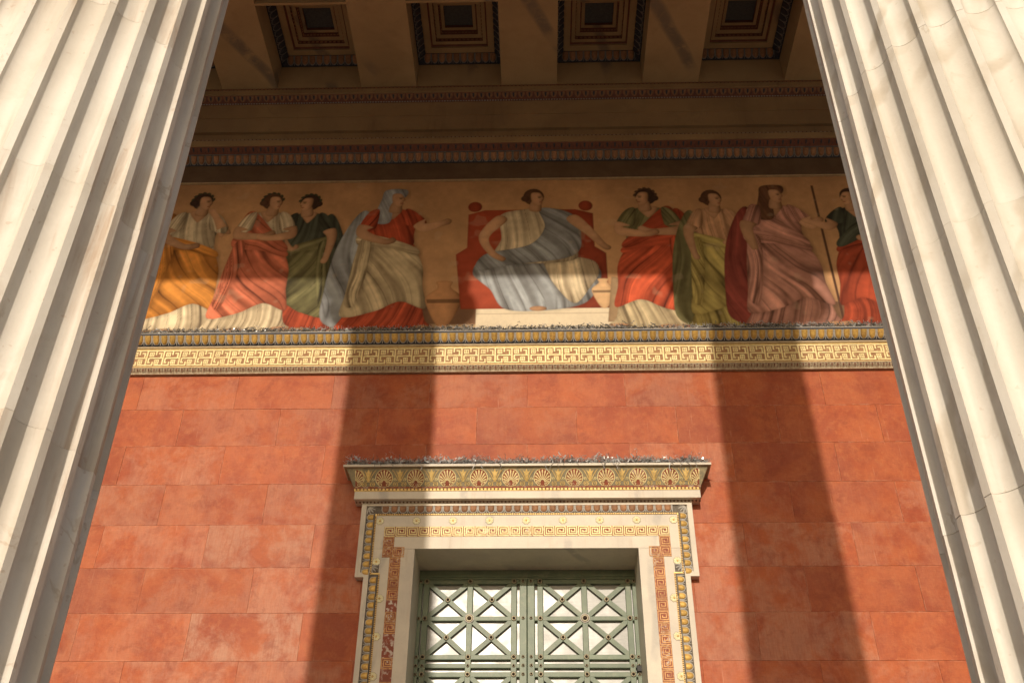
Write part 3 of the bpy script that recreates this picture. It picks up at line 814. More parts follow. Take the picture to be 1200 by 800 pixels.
def egg_mesh(name, w, p0, p1, mats, depth=0.03, cut=0.0):
    """p0 = (y, z) at the foot, p1 = (y, z) at the top of the moulding; origin at p0"""
    (y0, z0), (y1, z1) = p0, p1
    h = math.hypot(y1 - y0, z1 - z0)
    nv = Vector((0, -(z1 - z0), (y1 - y0))).normalized()
    if nv.y > 0: nv = -nv
    mp = lambda u, v, t: (u * w, (y1 - y0) * v + nv.y * t, (z1 - z0) * v + nv.z * t)
    d = MB()
    def U(a, lo, hi, n=9):
        pts = [(a, hi)]
        mid = lo + (hi - lo) * 0.5
        for i in range(n + 1):
            t = math.pi * i / n
            pts.append((a * math.cos(t), mid - (mid - lo) * math.sin(t)))
        pts.append((-a, hi))
        return pts
    sh = U(0.45, 0.04, 0.98)
    d.fan(sh, (0, 0.6), 0.0, 0.010, mp, 1, 0.0)
    e0, e1, e2 = U(0.37, 0.12, 0.97), U(0.30, 0.2, 0.955), U(0.14, 0.38, 0.94)
    n = len(e0)
    vs = [mp(u, v, 0.010) for u, v in e0] + [mp(u, v, 0.010 + depth * 0.7) for u, v in e1] + [mp(u, v, 0.010 + depth) for u, v in e2] + [mp(0, .66, 0.010 + depth * 1.05)]
    fs = [(r * n + i, r * n + (i + 1) % n, (r + 1) * n + (i + 1) % n, (r + 1) * n + i) for r in range(2) for i in range(n)] + [(2 * n + i, 2 * n + (i + 1) % n, 3 * n) for i in range(n)]
    d.add(vs, fs, 0)
    d.stroke([(0.5, 0.05), (0.5, 0.97)], 0.07, 0.0, 0.014, mp, 1)
    return d.mesh(name, [M_ for M_ in mats], recalc=True)
P = 0.1285
em = egg_mesh('egg', P, (12.392, 8.962), (12.300, 9.10), ['egg', 'shell'])
x = -7.6
while x < 7.4:
    put('egg', em, (x, 12.392 + random.uniform(-.001, .001), 8.962), ledge); x += P
# meander units
U_ = 2 * P
def key_mesh():
    d = MB(); hgt = 0.295; mp = lambda u, v, t: (u * U_, -t, v * hgt)
    st = lambda path, wd=0.022: d.stroke([(a, b * hgt / U_) for a, b in path], wd / U_, 0.0, 0.005, lambda u, v, t: (u * U_, -t, v * U_), 0)
    st([(.60, .70), (.60, .97), (.06, .97), (.06, .05), (.46, .05), (.46, .27)])
    st([(.46, .97), (1.06, .97)]) ; st([(.06, .05), (-.42, .05)])
    st([(.20, .50), (1.06, .50)]); st([(.20, .50), (.20, .22), (.32, .22)]) ; st([(.92, .50), (.92, .80), (.74, .80)])
    for bx, bz in ((.34, .735), (.70, .26)):
        st([(bx - .11, bz - .115), (bx + .11, bz - .115), (bx + .11, bz + .115), (bx - .11, bz + .115), (bx - .11, bz - .14)], .016)
        st([(bx, bz - .115), (bx, bz + .115)], .012); st([(bx - .11, bz), (bx + .11, bz)], .012)
    return d.mesh('key', ['gold_pale'], recalc=True)
km = key_mesh()
x = -7.6
while x < 7.3:
    put('key', km, (x, 12.4195, 8.600), mfas); x += U_
# leaf strip: pointed leaves
def leaf_row(x0, x1, pitch, p0, p1, thick=0.012, mats=('leaf', 'brown')):
    (y0, z0), (y1, z1) = p0, p1
    nv = Vector((0, -(z1 - z0), (y1 - y0))).normalized()
    if nv.y > 0: nv = -nv
    d = MB(); x = x0
    while x < x1:
        mp = lambda u, v, t: (x + u * pitch, y0 + (y1 - y0) * v + nv.y * t, z0 + (z1 - z0) * v + nv.z * t)
        d.fan([(.42, .97), (.40, .55), (.22, .2), (0, .02), (-.22, .2), (-.40, .55), (-.42, .97)], (0, .6), 0, 0.002, mp, 0, thick)
        d.fan([(.13, .9), (.10, .5), (0, .25), (-.10, .5), (-.13, .9)], (0, .6), thick * .3, thick * .9, mp, 1, thick * .4)
        d.fan([(.5, .75), (.55, .3), (.5, .02), (.45, .3)], (.5, .35), 0, 0.001, mp, 1, thick * .6)
        x += pitch
    return d
d = leaf_row(-7.6, 7.4, 0.086, (12.452, 8.488), (12.412, 8.556)); tag(d.build('leaf_row', ['leaf', 'redmould'], ledge), kind='stuff')

# ================================================================== UPPER CORNICE ABOVE THE MURAL
cor = thing('wall_cornice', (0, WALL, 12.54), 'shaded painted cornice running between mural and coffered ceiling', 'cornice')
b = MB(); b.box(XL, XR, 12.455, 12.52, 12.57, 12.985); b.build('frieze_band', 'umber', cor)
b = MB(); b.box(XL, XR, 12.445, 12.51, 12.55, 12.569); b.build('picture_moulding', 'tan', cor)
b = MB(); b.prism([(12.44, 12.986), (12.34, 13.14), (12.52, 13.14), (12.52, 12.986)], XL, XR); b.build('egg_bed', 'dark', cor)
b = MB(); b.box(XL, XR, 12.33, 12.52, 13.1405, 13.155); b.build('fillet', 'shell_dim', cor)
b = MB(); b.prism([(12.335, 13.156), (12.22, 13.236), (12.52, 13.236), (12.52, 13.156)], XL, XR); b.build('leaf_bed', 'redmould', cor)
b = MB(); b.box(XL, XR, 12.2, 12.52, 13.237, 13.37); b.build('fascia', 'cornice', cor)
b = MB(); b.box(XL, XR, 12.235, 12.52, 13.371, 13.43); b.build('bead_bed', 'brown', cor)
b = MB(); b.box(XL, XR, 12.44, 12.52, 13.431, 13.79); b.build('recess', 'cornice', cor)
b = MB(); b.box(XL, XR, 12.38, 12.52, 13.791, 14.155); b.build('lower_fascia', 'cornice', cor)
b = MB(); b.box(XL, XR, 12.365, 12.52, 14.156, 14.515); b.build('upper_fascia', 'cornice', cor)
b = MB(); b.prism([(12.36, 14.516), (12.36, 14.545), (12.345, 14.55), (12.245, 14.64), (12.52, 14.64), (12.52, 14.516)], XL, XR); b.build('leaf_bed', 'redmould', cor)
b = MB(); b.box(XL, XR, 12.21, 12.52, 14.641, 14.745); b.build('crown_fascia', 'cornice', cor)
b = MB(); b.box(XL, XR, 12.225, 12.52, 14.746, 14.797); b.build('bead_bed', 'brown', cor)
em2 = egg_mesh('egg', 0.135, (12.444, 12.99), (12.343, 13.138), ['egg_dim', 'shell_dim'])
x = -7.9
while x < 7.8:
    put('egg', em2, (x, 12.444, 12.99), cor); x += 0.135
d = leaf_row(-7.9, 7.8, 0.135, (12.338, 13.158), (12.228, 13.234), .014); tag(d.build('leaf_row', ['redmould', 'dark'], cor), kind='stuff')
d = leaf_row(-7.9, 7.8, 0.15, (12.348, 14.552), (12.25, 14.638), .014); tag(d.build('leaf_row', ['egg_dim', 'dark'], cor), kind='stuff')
def bead_row(x0, x1, pitch, y, z0, z1, w=0.6, dep=.012):
    d = MB(); x = x0
    while x < x1:
        d.box(x, x + pitch * w, y - dep, y + .001, z0, z1); x += pitch
    return d
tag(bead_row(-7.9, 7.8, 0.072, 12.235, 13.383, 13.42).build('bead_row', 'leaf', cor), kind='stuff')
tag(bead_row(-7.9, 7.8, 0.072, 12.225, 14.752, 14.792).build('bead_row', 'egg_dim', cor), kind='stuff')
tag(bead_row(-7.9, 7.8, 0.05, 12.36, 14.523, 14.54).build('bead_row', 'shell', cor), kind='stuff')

# ================================================================== CEILING: beams and coffers
PER, BW = 2.635, 1.04
ZB = 14.80
beam_c = [-0.105 + PER * k for k in range(-3, 4)]
b = MB(); b.box(-BW / 2, BW / 2, -7.4, 0.0, 0.0, 1.5)
YB = 12.212
for i, bx in enumerate(beam_c):
    d = MB(); d.box(bx - BW / 2, bx + BW / 2, 4.81, YB + 0.25, ZB, 16.35)
    o = d.build('ceiling_beam', 'ceil', None, (bx, 8.5, ZB))
    tag(o, 'veined marble ceiling beam running out from the wall between coffers', 'beam', 'marble ceiling beams')
CW = PER - BW
NROW, RP = 4, (YB - 4.83) / 4
cm = {}
def coffer_parts():
    """shared meshes, origin at the centre of the far lower edge of the coffer opening"""
    hw = CW / 2 - 0.002; Ln = RP - 0.30
    z1 = 0.60; z2 = 0.79        # above the beam soffit
    def ring(d, a, za, bq, zb, mat=0):
        """quad ring between two rectangles (x0,x1,y0,y1)"""
        A = [(a[0], a[2], za), (a[1], a[2], za), (a[1], a[3], za), (a[0], a[3], za)]
        Bq = [(bq[0], bq[2], zb), (bq[1], bq[2], zb), (bq[1], bq[3], zb), (bq[0], bq[3], zb)]
        d.add(A + Bq, [(i, (i + 1) % 4, 4 + (i + 1) % 4, 4 + i) for i in range(4)], mat)
    R = lambda k: (-hw + k, hw - k, -Ln + k, -k)
    out = {}
    d = MB(); d.box(-hw, hw, 0.0, 0.045, 0.0, z1 + .9); out['end_board'] = d.mesh('end_board', ['ceil'], recalc=True)
    d = MB(); d.box(-hw, hw, -Ln - 0.25, -Ln, z1 + .004, z1 + .9); out['cross_bar'] = d.mesh('cross_bar', ['ceil'], recalc=True)
    d = MB(); ring(d, R(0.0), z1, R(0.0), z1 + .02); ring(d, R(0.0), z1 + .02, R(0.125), z2); out['egg_bed'] = d.mesh('egg_bed', ['dark'])
    d = MB(); ring(d, R(.125), z2, R(.14), z2 - .015); ring(d, R(.14), z2 - .015, R(.255), z2 - .015); ring(d, R(.255), z2 - .015, R(.255), z2 + .02)
    ring(d, R(.285), z2 + .055, R(.35), z2 + .055); ring(d, R(.355), z2 + .14, R(.44), z2 + .14); ring(d, R(.47), z2 + .23, R(.53), z2 + .23)
    ring(d, R(.285), z2 + .05, R(.285), z2 + .055)
    out['frame'] = d.mesh('frame', ['ceil'])
    d = MB(); ring(d, R(.255), z2 + .02, R(.285), z2 + .055); ring(d, R(.35), z2 + .055, R(.355), z2 + .14); ring(d, R(.44), z2 + .14, R(.47), z2 + .23); ring(d, R(.53), z2 + .23, R(.53), z2 + .30)
    out['red_moulding'] = d.mesh('red_moulding', ['redmould'])
    d = MB(); k = R(.53); d.add([(k[0], k[2], z2 + .30), (k[1], k[2], z2 + .30), (k[1], k[3], z2 + .30), (k[0], k[3], z2 + .30)], [(0, 1, 2, 3)]); out['centre_panel'] = d.mesh('centre_panel', ['blue'])
    # small beads on two of the red steps
    d = MB()
    for kk, zz in ((.345, z2 + .08), (.445, z2 + .17)):
        a = R(kk); n = 11
        for i in range(n):
            t = (i + .5) / n
            x = a[0] + (a[1] - a[0]) * t; y = a[2] + (a[3] - a[2]) * t; s = .022
            for (px, py) in ((x, a[3]), (x, a[2]), (a[0], y), (a[1], y)): d.box(px - s, px + s, py - s * .6, py + s * .6, zz, zz + .04)
    out['bead_row'] = d.mesh('bead_row', ['egg_dim'], recalc=True)
    return out, z1, z2, hw, Ln
cp, cz1, cz2, chw, cln = coffer_parts()
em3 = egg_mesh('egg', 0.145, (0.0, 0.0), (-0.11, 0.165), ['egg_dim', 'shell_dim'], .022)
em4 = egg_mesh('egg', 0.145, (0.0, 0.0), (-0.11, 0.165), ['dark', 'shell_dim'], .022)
gap_c = [(beam_c[i] + beam_c[i + 1]) / 2 for i in range(len(beam_c) - 1)]
for r in range(NROW):
    for gx in gap_c:
        base = (gx, YB - r * RP, ZB)
        if r == 0: lab, grp = 'square ceiling coffer with nested red and tan steps beside the wall', 'coffers beside the wall'
        else: lab, grp = 'square ceiling coffer with nested steps out towards the column line', 'coffers towards the columns'
        c = thing('ceiling_coffer', base, lab, 'coffer', grp)
        for nm, me in cp.items():
            o = put(nm, me, base, c)
            if nm == 'bead_row': o['kind'] = 'stuff'
        if r == 0:
            n = 10
            for i in range(n):
                put('egg', em3, (gx - chw + .10 + (2 * chw - .20) * (i + .5) / n, base[1] - .006, ZB + cz1 + .022), c)
                yy = base[1] - .10 - (cln - .2) * (i + .5) / n
                o = put('egg', em4, (gx - chw + .006, yy, ZB + cz1 + .022), c); o.rotation_euler = (0, 0, math.radians(90))
                o = put('egg', em4, (gx + chw - .006, yy, ZB + cz1 + .022), c); o.rotation_euler = (0, 0, math.radians(-90))

# ================================================================== DOORWAY
FY = 12.40
dw = thing('doorway', (CX, WALL, FLOOR), 'pale marble door surround with gilded fret, rosettes and eared corners', 'doorway')
HO, HE = 1.502, 2.267               # half widths: opening, eared outside
HJ = HE - 0.118                     # outside below the ears
ZO, ZF, ZE = 5.565, 6.222, 5.158    # opening top, frame top, underside of ears
DOORY = 13.15
b = MB(); b.box(CX - HE, CX + HE, FY, 12.58, ZO, ZF); b.box(CX - HO - .3, CX + HO + .3, 12.581, 13.5, ZO + 0.001, ZF - .01); lint = b.build('lintel', 'frame', dw)
for s in (-1, 1):
    b = MB()
    xa, xb = sorted((CX + s * HO, CX + s * HJ)); b.box(xa, xb, FY, 12.58, FLOOR, ZO - 0.003)
    xa, xb = sorted((CX + s * (HJ + .0005), CX + s * HE)); b.box(xa, xb, FY, 12.58, ZE, ZO - 0.003)
    xa, xb = sorted((CX + s * (HO + .001), CX + s * (HO + .3))); b.box(xa, xb, 12.581, 13.5, FLOOR, ZO - .003)
    b.build('jamb', 'frame', dw)
# proud outer fillet
def strips(d, o0, o1, ztop0, ztop1, zjog, off, zbot, y0, y1, jog=True):
    """eared band between half widths o0 > o1: lintel run, ear runs, jog, jamb runs"""
    w = o0 - o1
    d.box(CX - o0, CX + o0, y0, y1, ztop1, ztop0)
    for s in (-1, 1):
        xa, xb = sorted((CX + s * o1, CX + s * o0)); d.box(xa, xb, y0, y1, zjog, ztop1 - .0005)
        xa, xb = sorted((CX + s * (o1 - off), CX + s * (o1 - .0005)));
        if jog: d.box(xa, xb, y0, y1, zjog, zjog + w)
        xa, xb = sorted((CX + s * (o1 - off), CX + s * (o0 - off))); d.box(xa, xb, y0, y1, zbot, zjog - .0005)
d = MB(); strips(d, HE + .004, 2.203, ZF - .003, ZF - .034, ZE - .004, .118, FLOOR, FY - .028, FY + .02); d.build('outer_fillet', 'frame', dw)
d = MB(); strips(d, 2.2, 2.077, 6.186, 6.076, 5.215, .115, FLOOR, FY - .004, FY + .02); eb = d.build('egg_bed', 'soot', dw)
d = MB(); strips(d, 2.076, 2.058, 6.075, 6.055, 5.200, .115, FLOOR, FY - .012, FY + .02); d.build('gilt_bead', 'gold', dw)
d = MB(); strips(d, 1.936, 1.786, 5.888, 5.738, 5.44, .105, FLOOR, FY - .003, FY + .02); fb = d.build('fret_band', 'redworn', dw)
# tiny beads along the gilt line
d = MB()
for i in range(170):
    x = CX - 2.05 + 4.1 * i / 169; d.box(x, x + .012, FY - .016, FY - .011, 6.056, 6.073)
tag(d.build('bead_row', 'brown', dw), kind='stuff')
# upright bead lines
d = MB()
for s in (-1, 1):
    z = 3.0
    while z < 6.04:
        xx = CX + s * (2.067 - (0.115 if z < 5.2 else 0)); d.box(xx - .008, xx + .008, FY - .017, FY - .011, z, z + .012); z += .024
tag(d.build('bead_row', 'brown', dw), kind='stuff')
# eggs on the frame: heart-leaf units on the lintel, eggs down the jambs
em5 = egg_mesh('leaf_egg', 0.1215, (0, 0), (-.012, .108), ['egg_dim', 'shell'], .02)
n = 33
for i in range(n):
    put('leaf_egg', em5, (CX - 2.0 + 4.0 * (i + .5) / n, FY - .005, 6.077), eb)
em6 = egg_mesh('egg', 0.112, (0, 0), (-.008, .105), ['egg', 'shell'], .022)
for s in (-1, 1):
    for k in range(28):
        z = 6.02 - .1135 * k
        hx = 2.14 if z > 5.22 else 2.14 - .115
        if z < 2.9: break
        o = put('egg', em6, (CX + s * (hx + .055), FY - .005, z), eb)
        o.rotation_euler = (0, math.radians(-90 * s), 0)
cl = MB(); mpc = lambda u, v, t: (u, -t, v)
for a in (-.9, -.45, 0, .45, .9):
    c_, s_ = math.cos(a - math.pi / 4 * 1), math.sin(a - math.pi / 4 * 1)
    cl.fan([(c_ * u - s_ * v - .045, s_ * u + c_ * v + .045) for u, v in ((.01, -.004), (.06, -.011), (.10, -.006), (.108, 0), (.10, .006), (.06, .011), (.01, .004))], (c_ * .07 - .045, s_ * .07 + .045), 0, .004, mpc, 0, .006)
clm = cl.mesh('corner_leaf', ['shell'], recalc=True)
for s in (-1, 1):
    for hx, hz in ((2.138, 6.131), (2.138, 5.272), (2.03, 5.272)):
        o = put('corner_leaf', clm, (CX + s * hx, FY - .0045, hz), eb)
        if s > 0: o.scale = (-1, 1, 1)
# gilded fret keys
KU = 0.15
def fret_mesh(mat, wd):
    d = MB(); mp = lambda u, v, t: ((u - .5) * KU, -t, (v - .5) * KU)
    d.stroke([(.07, .07), (.07, .93), (.93, .93), (.93, .24), (.25, .24), (.25, .76), (.76, .76), (.76, .42), (.44, .42), (.44, .60)], wd, 0, .004, mp)
    d.stroke([(.07, .07), (1.0, .07)], wd, 0, .004, mp)
    return d.mesh('fret_key', [mat], recalc=True)
fm, fm2 = fret_mesh('gold_pale', .092), fret_mesh('fretline', .085)
nk = 25
for i in range(nk):
    x = CX - 1.861 + 3.722 * i / (nk - 1)
    put('fret_key', fm, (x, FY - .0035, 5.813), fb)
for s in (-1, 1):
    for k in range(1, 3):
        put('fret_key', fm2, (CX + s * 1.861, FY - .0035, 5.813 - .1495 * k), fb)
    for k in range(0, 18):
        z = 5.515 - .1495 * k
        if s < 0 and k in (5, 8, 9, 11): continue         # worn away on this jamb
        put('fret_key', fm2, (CX + s * (1.861 - .105 - (.045 if k == 0 else 0.0)), FY - .0035, z), fb)
# rosettes
def rosette_mesh():
    d = MB(); mp = lambda u, v, t: (u, -t, v)
    for k in range(8):
        a = math.pi / 4 * k + math.pi / 8; c, s = math.cos(a), math.sin(a)
        pts = [(.014, -.006), (.03, -.016), (.047, -.017), (.056, 0), (.047, .017), (.03, .016), (.014, .006)]
        d.fan([(c * u - s * v, s * u + c * v) for u, v in pts], (c * .036, s * .036), 0, .004, mp, 0, .006)
    rim = [((.060 if i % 2 else .052) * math.cos(i * math.pi / 8 + math.pi / 16 * 0), (.060 if i % 2 else .052) * math.sin(i * math.pi / 8)) for i in range(16)]
    d.fan(rim, (0, 0), 0, .002, mp, 2)
    t = [(.016 * math.cos(i * .7854), .016 * math.sin(i * .7854)) for i in range(8)]
    d.fan(t, (0, 0), 0, .008, mp, 1, .006)
    return d.mesh('rosette', ['rosette', 'gold', 'brown'], recalc=True)
rm = rosette_mesh()
for i in range(9):
    put('rosette', rm, (CX - 2.005 + 4.01 * i / 8, FY - .001, 5.972), dw)
for s in (-1, 1):
    put('rosette', rm, (CX + s * 2.005, FY - .001, 5.378), dw)
    for k in range(8):
        put('rosette', rm, (CX + s * 1.918, FY - .001, 4.868 - .504 * k), dw)

# ---- cornice over the door
SX0, SX1 = -2.552, 2.223           # ends at the foot of the sima
dc = MB()
def loft(d, levels, mat=0):
    rings = []
    for p, fl, z in levels:
        rings.append([(SX0 - fl, WALL + .02, z), (SX0 - fl, WALL - p, z), (SX1 + fl, WALL - p, z), (SX1 + fl, WALL + .02, z)])
    vs = [p for r in rings for p in r]
    fs = [(4 * k + i, 4 * k + (i + 1) % 4, 4 * k + 4 + (i + 1) % 4, 4 * k + 4 + i) for k in range(len(rings) - 1) for i in range(4)]
    fs += [(0, 1, 2, 3), tuple(4 * (len(rings) - 1) + i for i in (3, 2, 1, 0))]
    d.add(vs, fs, mat)
loft(dc, [(.135, -.10, 6.2225), (.135, -.10, 6.246), (.222, -.006, 6.247), (.222, -.006, 6.362)])
dcor = dc.build('door_cornice', 'frame', dw)
SIMA = [(.240, 0.0, 6.398), (.352, .112, 6.644), (.388, .148, 6.6555)]
d = MB(); loft(d, [(.232, 0.0, 6.3625), (.240, .004, 6.397)]); d.build('gilt_bead', 'gold', dcor)
d = MB(); loft(d, SIMA); sima = d.build('sima', 'simaback', dcor)
d = MB(); loft(d, [(.245, .005, 6.3975), (.252, .012, 6.43), (.249, .009, 6.431)]); d.build('red_band', 'redband', dcor)
d = MB(); loft(d, [(.398, .158, 6.656), (.398, .158, 6.690)]); d.build('top_lip', 'frame', dcor)
d = MB()
for i in range(95):
    x = SX0 + .02 + (SX1 - SX0 - .04) * i / 94
    d.box(x, x + .02, WALL - .245, WALL - .238, 6.372, 6.392)
    d.box(x, x + .02, WALL - .152, WALL - .134, 6.226, 6.242)
tag(d.build('bead_row', 'brown', dcor), kind='stuff')
seg = [0.0]
for a, c in zip(SIMA[:-1], SIMA[1:]): seg.append(seg[-1] + math.hypot(c[0] - a[0], c[2] - a[2]))
SL = seg[1]
def sima_map(u, v, t):
    """u along x, v = 0..1 up the curve, t = proud of it"""
    s = v * SL; i = 0
    f = v
    a, c = SIMA[i], SIMA[i + 1]
    p = a[0] + (c[0] - a[0]) * f; z = a[2] + (c[2] - a[2]) * f
    n = Vector((0, -(c[2] - a[2]), -(c[0] - a[0]))).normalized(); n = Vector((0, n.y, n.z * 1.0))
    return (u, -p + n.y * t, z + n.z * t - 6.398)
PP = 0.4392
def spiral(cx, cz, r, turn, sgn, n=16, a0=0.0):
    return [(cx + sgn * r * (1 - i / n * .85) * math.cos(a0 + turn * i / n), cz + r * 1.0 * (1 - i / n * .85) * math.sin(a0 + turn * i / n) / SL) for i in range(n + 1)]
def palmette_mesh(half=0):
    d = MB()
    keep = (lambda u: True) if half == 0 else (lambda u: u * half > -0.004)
    W_ = 0.118
    ov = [(W_ * math.cos(t), .52 + .45 * math.sin(t)) for t in np.linspace(0, 2 * math.pi, 24, endpoint=False)]
    if half: ov = [(max(u * half, 0) * half, v) for u, v in ov]
    d.fan(ov, (half * .03, .5), 0, .002, sima_map, 1)
    if half: d.stroke([p for p in [(half * W_ * math.cos(t), .52 + .45 * math.sin(t)) for t in np.linspace(-math.pi / 2, math.pi / 2, 13)]], .012, 0.001, .006, sima_map)
    else: d.stroke(ov, .012, 0.001, .006, sima_map, 0, True)
    for k in range(-5, 6):
        a = k * .31
        if half and k * half < 0: continue
        du, dv = math.sin(a), math.cos(a)
        r0, r1 = .10, .12
        while (du * r1 * SL * .9 / (W_ * .88)) ** 2 + ((.30 + dv * r1 - .52) / (.45 * .90)) ** 2 < 1: r1 += .01
        wdt = .0085
        pts = []
        for (t, w) in ((r0, .45), (.6 * r1 + .4 * r0, .8), (r1 * .9, 1.25), (r1, .4), (r1, -.4), (r1 * .9, -1.25), (.6 * r1 + .4 * r0, -.8), (r0, -.45)):
            uu = du * t * SL * .9 + dv * w * wdt
            vv = .30 + dv * t * 1.0 - du * w * wdt / SL
            pts.append((uu, vv))
        d.poly(pts, .001, .006, sima_map, 0)
    for s in (-1, 1):
        if half and s != half: continue
        d.stroke(spiral(s * .050, .20, .036, -9.0, s, 16, 2.2), .010, .001, .006, sima_map)
        d.stroke([(s * .004, .10), (s * .03, .085), (s * .07, .10)], .010, .001, .006, sima_map)
    d2 = d.mesh('palmette', ['gold_pale', 'redband'], recalc=True)
    return d2
def lotus_mesh():
    d = MB()
    d.fan([(-.014, .32), (.014, .32), (.020, .55), (.050, .90), (.022, .80), (0, .97), (-.022, .80), (-.050, .90), (-.020, .55)], (0, .6), 0, .005, sima_map, 0, .004)
    for s in (-1, 1):
        d.stroke([(s * .02, .40), (s * .045, .62), (s * .085, .86), (s * .105, .93)], .011, .001, .006, sima_map)
        d.stroke(spiral(s * .052, .20, .038, 9.0, -s, 16, 2.2), .013, .001, .006, sima_map)
        d.stroke(spiral(s * .066, .47, .024, 8.0, s, 12, 3.6), .011, .001, .006, sima_map, 1)
        d.stroke([(s * .014, .34), (s * .03, .28), (s * .06, .34)], .009, .001, .006, sima_map)
    return d.mesh('lotus', ['gold', 'gold_pale'], recalc=True)
pm, pl_, pr_, lm = palmette_mesh(), palmette_mesh(1), palmette_mesh(-1), lotus_mesh()
PX0 = (SX0 + SX1) / 2 - 5.5 * PP
for i in range(12):
    x = PX0 + PP * i
    if i == 0: put('palmette', pl_, (SX0 + .012, WALL, 6.398), dcor)
    elif i == 11: put('palmette', pr_, (SX1 - .012, WALL, 6.398), dcor)
    else: put('palmette', pm, (x, WALL, 6.398), dcor)
    if i < 11: put('lotus', lm, (x + PP / 2, WALL, 6.398), dcor)

# ================================================================== DOOR LEAVES
DY = DOORY
b = MB(); b.box(CX - HO - .02, CX + HO + .02, DY - .02, DY + .12, 5.43, ZO - .002); b.box(CX - HO - .02, CX + HO + .02, DY - .035, DY + .1, 5.462, 5.50)
b.build('transom', 'green', dw)
b = MB(); b.box(CX - HO - .25, CX + HO + .25, 13.34, 13.48, FLOOR, ZO - .004); b.build('light_stop_board', 'umber', dw)  # added dark board: blocks light at the door gap, stands for unlit interior
def boss_mesh(r, name='boss'):
    d = MB(); seg = 14
    prof = [(r, 0), (r * 1.02, -.012), (r * .78, -.022), (r * .55, -.018), (r * .42, -.04), (r * .2, -.052), (0.001, -.055)]
    vs = [(q * math.cos(2 * math.pi * j / seg), y, q * math.sin(2 * math.pi * j / seg)) for q, y in prof for j in range(seg)]
    fs = [(i * seg + j, i * seg + (j + 1) % seg, (i + 1) * seg + (j + 1) % seg, (i + 1) * seg + j) for i in range(len(prof) - 1) for j in range(seg)]
    d.add(vs, fs[:seg * 3], 1, True); d.add(vs, fs[seg * 3:], 0, True)
    return d.mesh(name, ['bronze', 'brass'], recalc=True)
bm_big, bm_mid, bm_small = boss_mesh(.055), boss_mesh(.036), boss_mesh(.022)
ring_d = MB(); ring_d.stroke([(.058 * math.cos(t), .058 * math.sin(t)) for t in np.linspace(0, 2 * math.pi, 16, endpoint=False)], .014, 0, .012, lambda u, v, t: (u, -t, v), 0, True)
ring_me = ring_d.mesh('boss_ring', ['shell'], recalc=True)
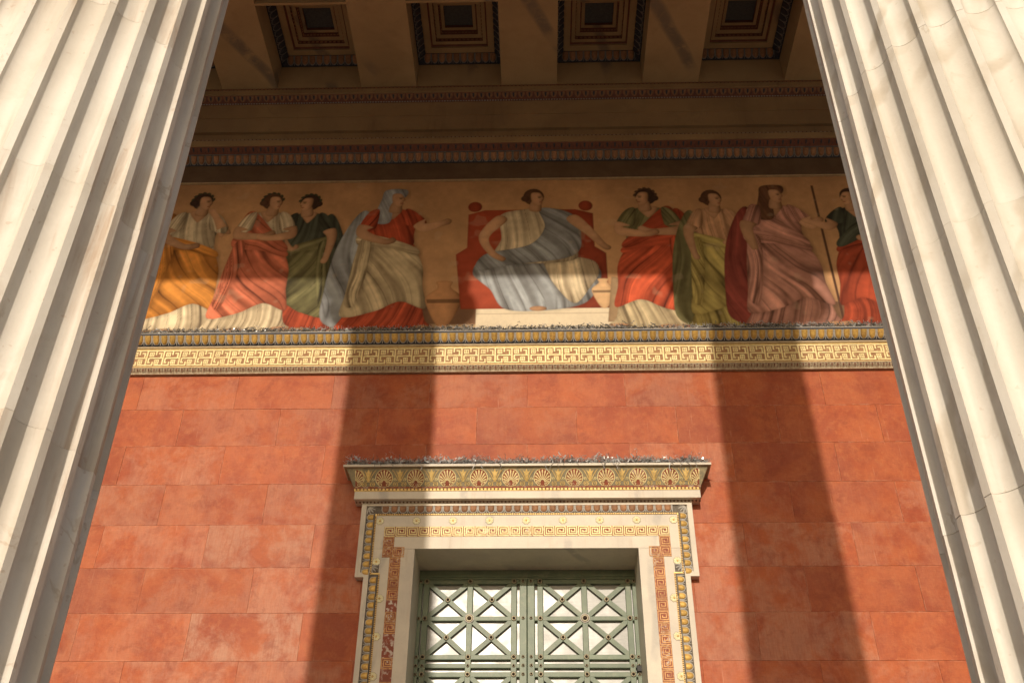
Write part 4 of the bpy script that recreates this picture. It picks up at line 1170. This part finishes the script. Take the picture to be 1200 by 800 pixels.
def make_leaf(side, label):
    """side -1: hinged on the left jamb, +1: on the right jamb"""
    xc = CX + side * 0.787
    lf = thing('door_leaf', (xc, DY, FLOOR), label, 'door', 'double door')
    x0, x1 = (CX - HO - .005, CX - .004) if side < 0 else (CX + .004, CX + HO + .005)
    xs = [xc - .607, xc, xc + .607]
    top = 5.425
    # frame members
    def bar(nm, a, bq, z0, z1, y0=DY - .03, y1=DY + .03):
        d = MB(); d.box(a, bq, y0, y1, z0, z1, 0, .006); return d.build(nm, 'green', lf, ((a + bq) / 2, DY, (z0 + z1) / 2))
    for x in xs: bar('stile', x - .039, x + .039, FLOOR + .02, top)
    inn, out = (x1, x0) if side < 0 else (x0, x1)
    # narrow edge stiles at the meeting line and at the jamb
    e0, e1 = sorted((inn, inn + side * .098)); bar('meeting_stile', e0, e1, FLOOR + .02, top, DY - .045)
    e0, e1 = sorted((out, out - side * .055)); bar('hinge_stile', e0, e1, FLOOR + .02, top)
    ztops = [5.393 - 1.283 * k for k in range(4)]
    xa, xb = x0 + .004, x1 - .004
    k = 0
    for zt in ztops:
        zb = zt - 1.053
        bar('rail', xa, xb, zt - .033, zt + .033 if zt < 5.3 else top - .001, DY - .026)
        bar('rail', xa, xb, zt - .5265 - .031, zt - .5265 + .031, DY - .026)
        bar('rail', xa, xb, zb - .033, zb + .033, DY - .026)
        bar('rail', xa, xb, zb - .115 - .030, zb - .115 + .030, DY - .026)
        for (i, j) in ((0, 0), (1, 0), (0, 1), (1, 1)):
            ax, bx = xs[i], xs[i + 1]; az = zt - .5265 * j; bz = az - .5265
            for sgn in (1, -1):
                d = MB()
                p = (ax, az) if sgn > 0 else (bx, az); q = (bx, bz) if sgn > 0 else (ax, bz)
                ln = math.hypot(q[0] - p[0], q[1] - p[1]); ux, uz = (q[0] - p[0]) / ln, (q[1] - p[1]) / ln
                p = (p[0] + ux * .03, p[1] + uz * .03); q = (q[0] - ux * .03, q[1] - uz * .03)
                d.stroke([p, q], .064, 0.0, .043 if sgn > 0 else .0415, lambda u, v, t: (u, DY + .02 - t, v))
                d.build('diagonal_bar', 'green', lf, (ax, DY, az))
            put('boss', bm_mid, ((ax + bx) / 2, DY - .022, (az + bz) / 2), lf)
            # four triangular panels of the cell, each set a hair differently
            c = ((ax + bx) / 2, (az + bz) / 2)
            cs = [(ax, az), (bx, az), (bx, bz), (ax, bz)]
            for t in range(4):
                a_, b_ = cs[t], cs[(t + 1) % 4]
                tx, tz = random.uniform(-.014, .014), random.uniform(-.014, .014)
                d = MB(); tri = [a_, b_, c]; gx = sum(p[0] for p in tri) / 3; gz = sum(p[1] for p in tri) / 3
                mp = lambda u, v, w: (u, DY + .03 - w + tx * (u - gx) + tz * (v - gz), v)
                d.poly(tri, -.008, 0, mp)
                d.build('panel', 'pane', lf, (gx, DY + .03, gz))
        for x in xs:
            for z in (zt, zb, zb - .115): put('boss', bm_mid if z != zb - .115 else bm_small, (x, DY - .027, z), lf)
        for x in (xs[0], xs[2]): put('boss', bm_mid, (x, DY - .027, zt - .5265), lf)
        put('boss', bm_big, (xs[1], DY - .027, zt - .5265), lf); put('boss_ring', ring_me, (xs[1], DY - .029, zt - .5265), lf)
        for z in (zt, zt - .5265, zb, zb - .115): put('boss', bm_small, (inn + side * .05, DY - .042, z), lf); put('boss', bm_small, (out - side * .03, DY - .027, z), lf)
        # long strips of panel beside and between the bars
        d = MB(); d.box(xa, xb, DY + .031, DY + .037, zb - .23 + .02, zb - .02); d.build('strip_panel', 'pane', lf, (xc, DY, zb))
    bar('kick_rail', xa, xb, FLOOR + .03, ztops[-1] - 1.283 + .03, DY - .026)
    for s, e in ((inn, xs[2] if side < 0 else xs[0]), (out, xs[0] if side < 0 else xs[2])):
        a_, b_ = sorted((s, e)); d = MB(); d.box(a_ + .01, b_ - .01, DY + .038, DY + .044, FLOOR + .1, top - .03); d.build('strip_panel', 'pane', lf, ((a_ + b_) / 2, DY, 2))
    return lf
make_leaf(-1, 'green lattice door leaf with silvery panels and no box on it')
l2 = make_leaf(1, 'green lattice door leaf with a small black box at its hinge edge')
d = MB(); d.box(1.268, 1.345, DY - .075, DY - .026, 4.135, 4.215, 0, .006); d.build('sensor_box', 'black', l2, (1.305, DY, 4.17))

# ================================================================== BIRD SPIKES
d = MB()
x = -7.6
while x < 7.4:
    if random.random() < 0.9:
        for yy in (12.31, 12.34, 12.38):
            h = random.uniform(.085, .125); lx, ly = random.uniform(-.02, .02), random.uniform(-.03, .02)
            d.wire([(x, yy, 9.14), (x + lx, yy + ly, 9.14 + h)], .0022, 0)
    x += random.uniform(.028, .045)
for k in range(5200):
    x = random.uniform(-7.5, 7.3)
    dens = 0.5 + 0.5 * math.sin(x * 1.7 + 1.0) * math.sin(x * 0.63)
    if x < -4.8: dens *= 0.35
    if random.random() > 0.35 + 0.65 * dens: continue
    y, z = random.uniform(12.297, 12.34), 9.143 + abs(random.gauss(0, .034))
    pts = [(x, y, z)]
    for j in range(3):
        x += random.uniform(-.04, .04); y = min(max(y + random.uniform(-.02, .02), 12.296), 12.42); z = max(9.143, z + random.uniform(-.025, .03)); pts.append((x, y, z))
    d.wire(pts, random.uniform(.004, .009), random.choice((0, 1, 1, 1, 2)))
tag(d.build('bird_spikes', ['steel', 'dull_wire', 'foil'], None, (0, 12.35, 9.14), recalc=False), 'row of thin wire bird spikes and silvery scraps on the key-pattern ledge', 'bird spikes', kind='stuff')
d = MB()
for k in range(8500):
    x = random.uniform(-2.66, 2.33); y = random.uniform(12.115, 12.30)
    z = 6.692 + abs(random.gauss(0, .045)) * (.6 + .6 * abs(math.sin(x * 5.3))); h = .5 + .5 * math.sin(x * 9) * math.sin(x * 3.1)
    pts = [(x, y, z)]
    for j in range(random.randint(2, 4)):
        x += random.uniform(-.035, .035); y = max(12.1, y + random.uniform(-.025, .025)); z = max(6.693, z + random.uniform(-.03, .04)); pts.append((x, y, z))
    if random.random() < 0.6:      # flat foil-like strip
        w = random.uniform(.005, .012); vs = []
        t = random.uniform(0, 3.1); ax = Vector((math.cos(t) * .6, math.sin(t), .5)).normalized() * w
        for p in pts: vs += [tuple(Vector(p) - ax), tuple(Vector(p) + ax)]
        d.add(vs, [(2 * i, 2 * i + 1, 2 * i + 3, 2 * i + 2) for i in range(len(pts) - 1)], 2)
    else:
        d.wire(pts, random.uniform(.0018, .004), random.choice((0, 1, 0, 0, 2)))
for k in range(26):                # ends dangling over the lip
    x = random.uniform(-2.6, 2.25); y = 12.097; pts = [(x, 12.14, 6.70), (x + random.uniform(-.02, .02), 12.095, 6.695)]
    z = 6.66
    for j in range(random.randint(1, 4)):
        x += random.uniform(-.03, .03); pts.append((x, y - random.uniform(0, .012), z)); z -= random.uniform(.02, .05)
    d.wire(pts, random.uniform(.003, .006), random.choice((1, 2, 0)))
tag(d.build('bird_spikes', ['steel', 'dull_wire', 'foil'], None, (CX, 12.2, 6.69), recalc=False), 'dense silvery tangle of bird spikes on top of the door cornice', 'bird spikes', kind='stuff')
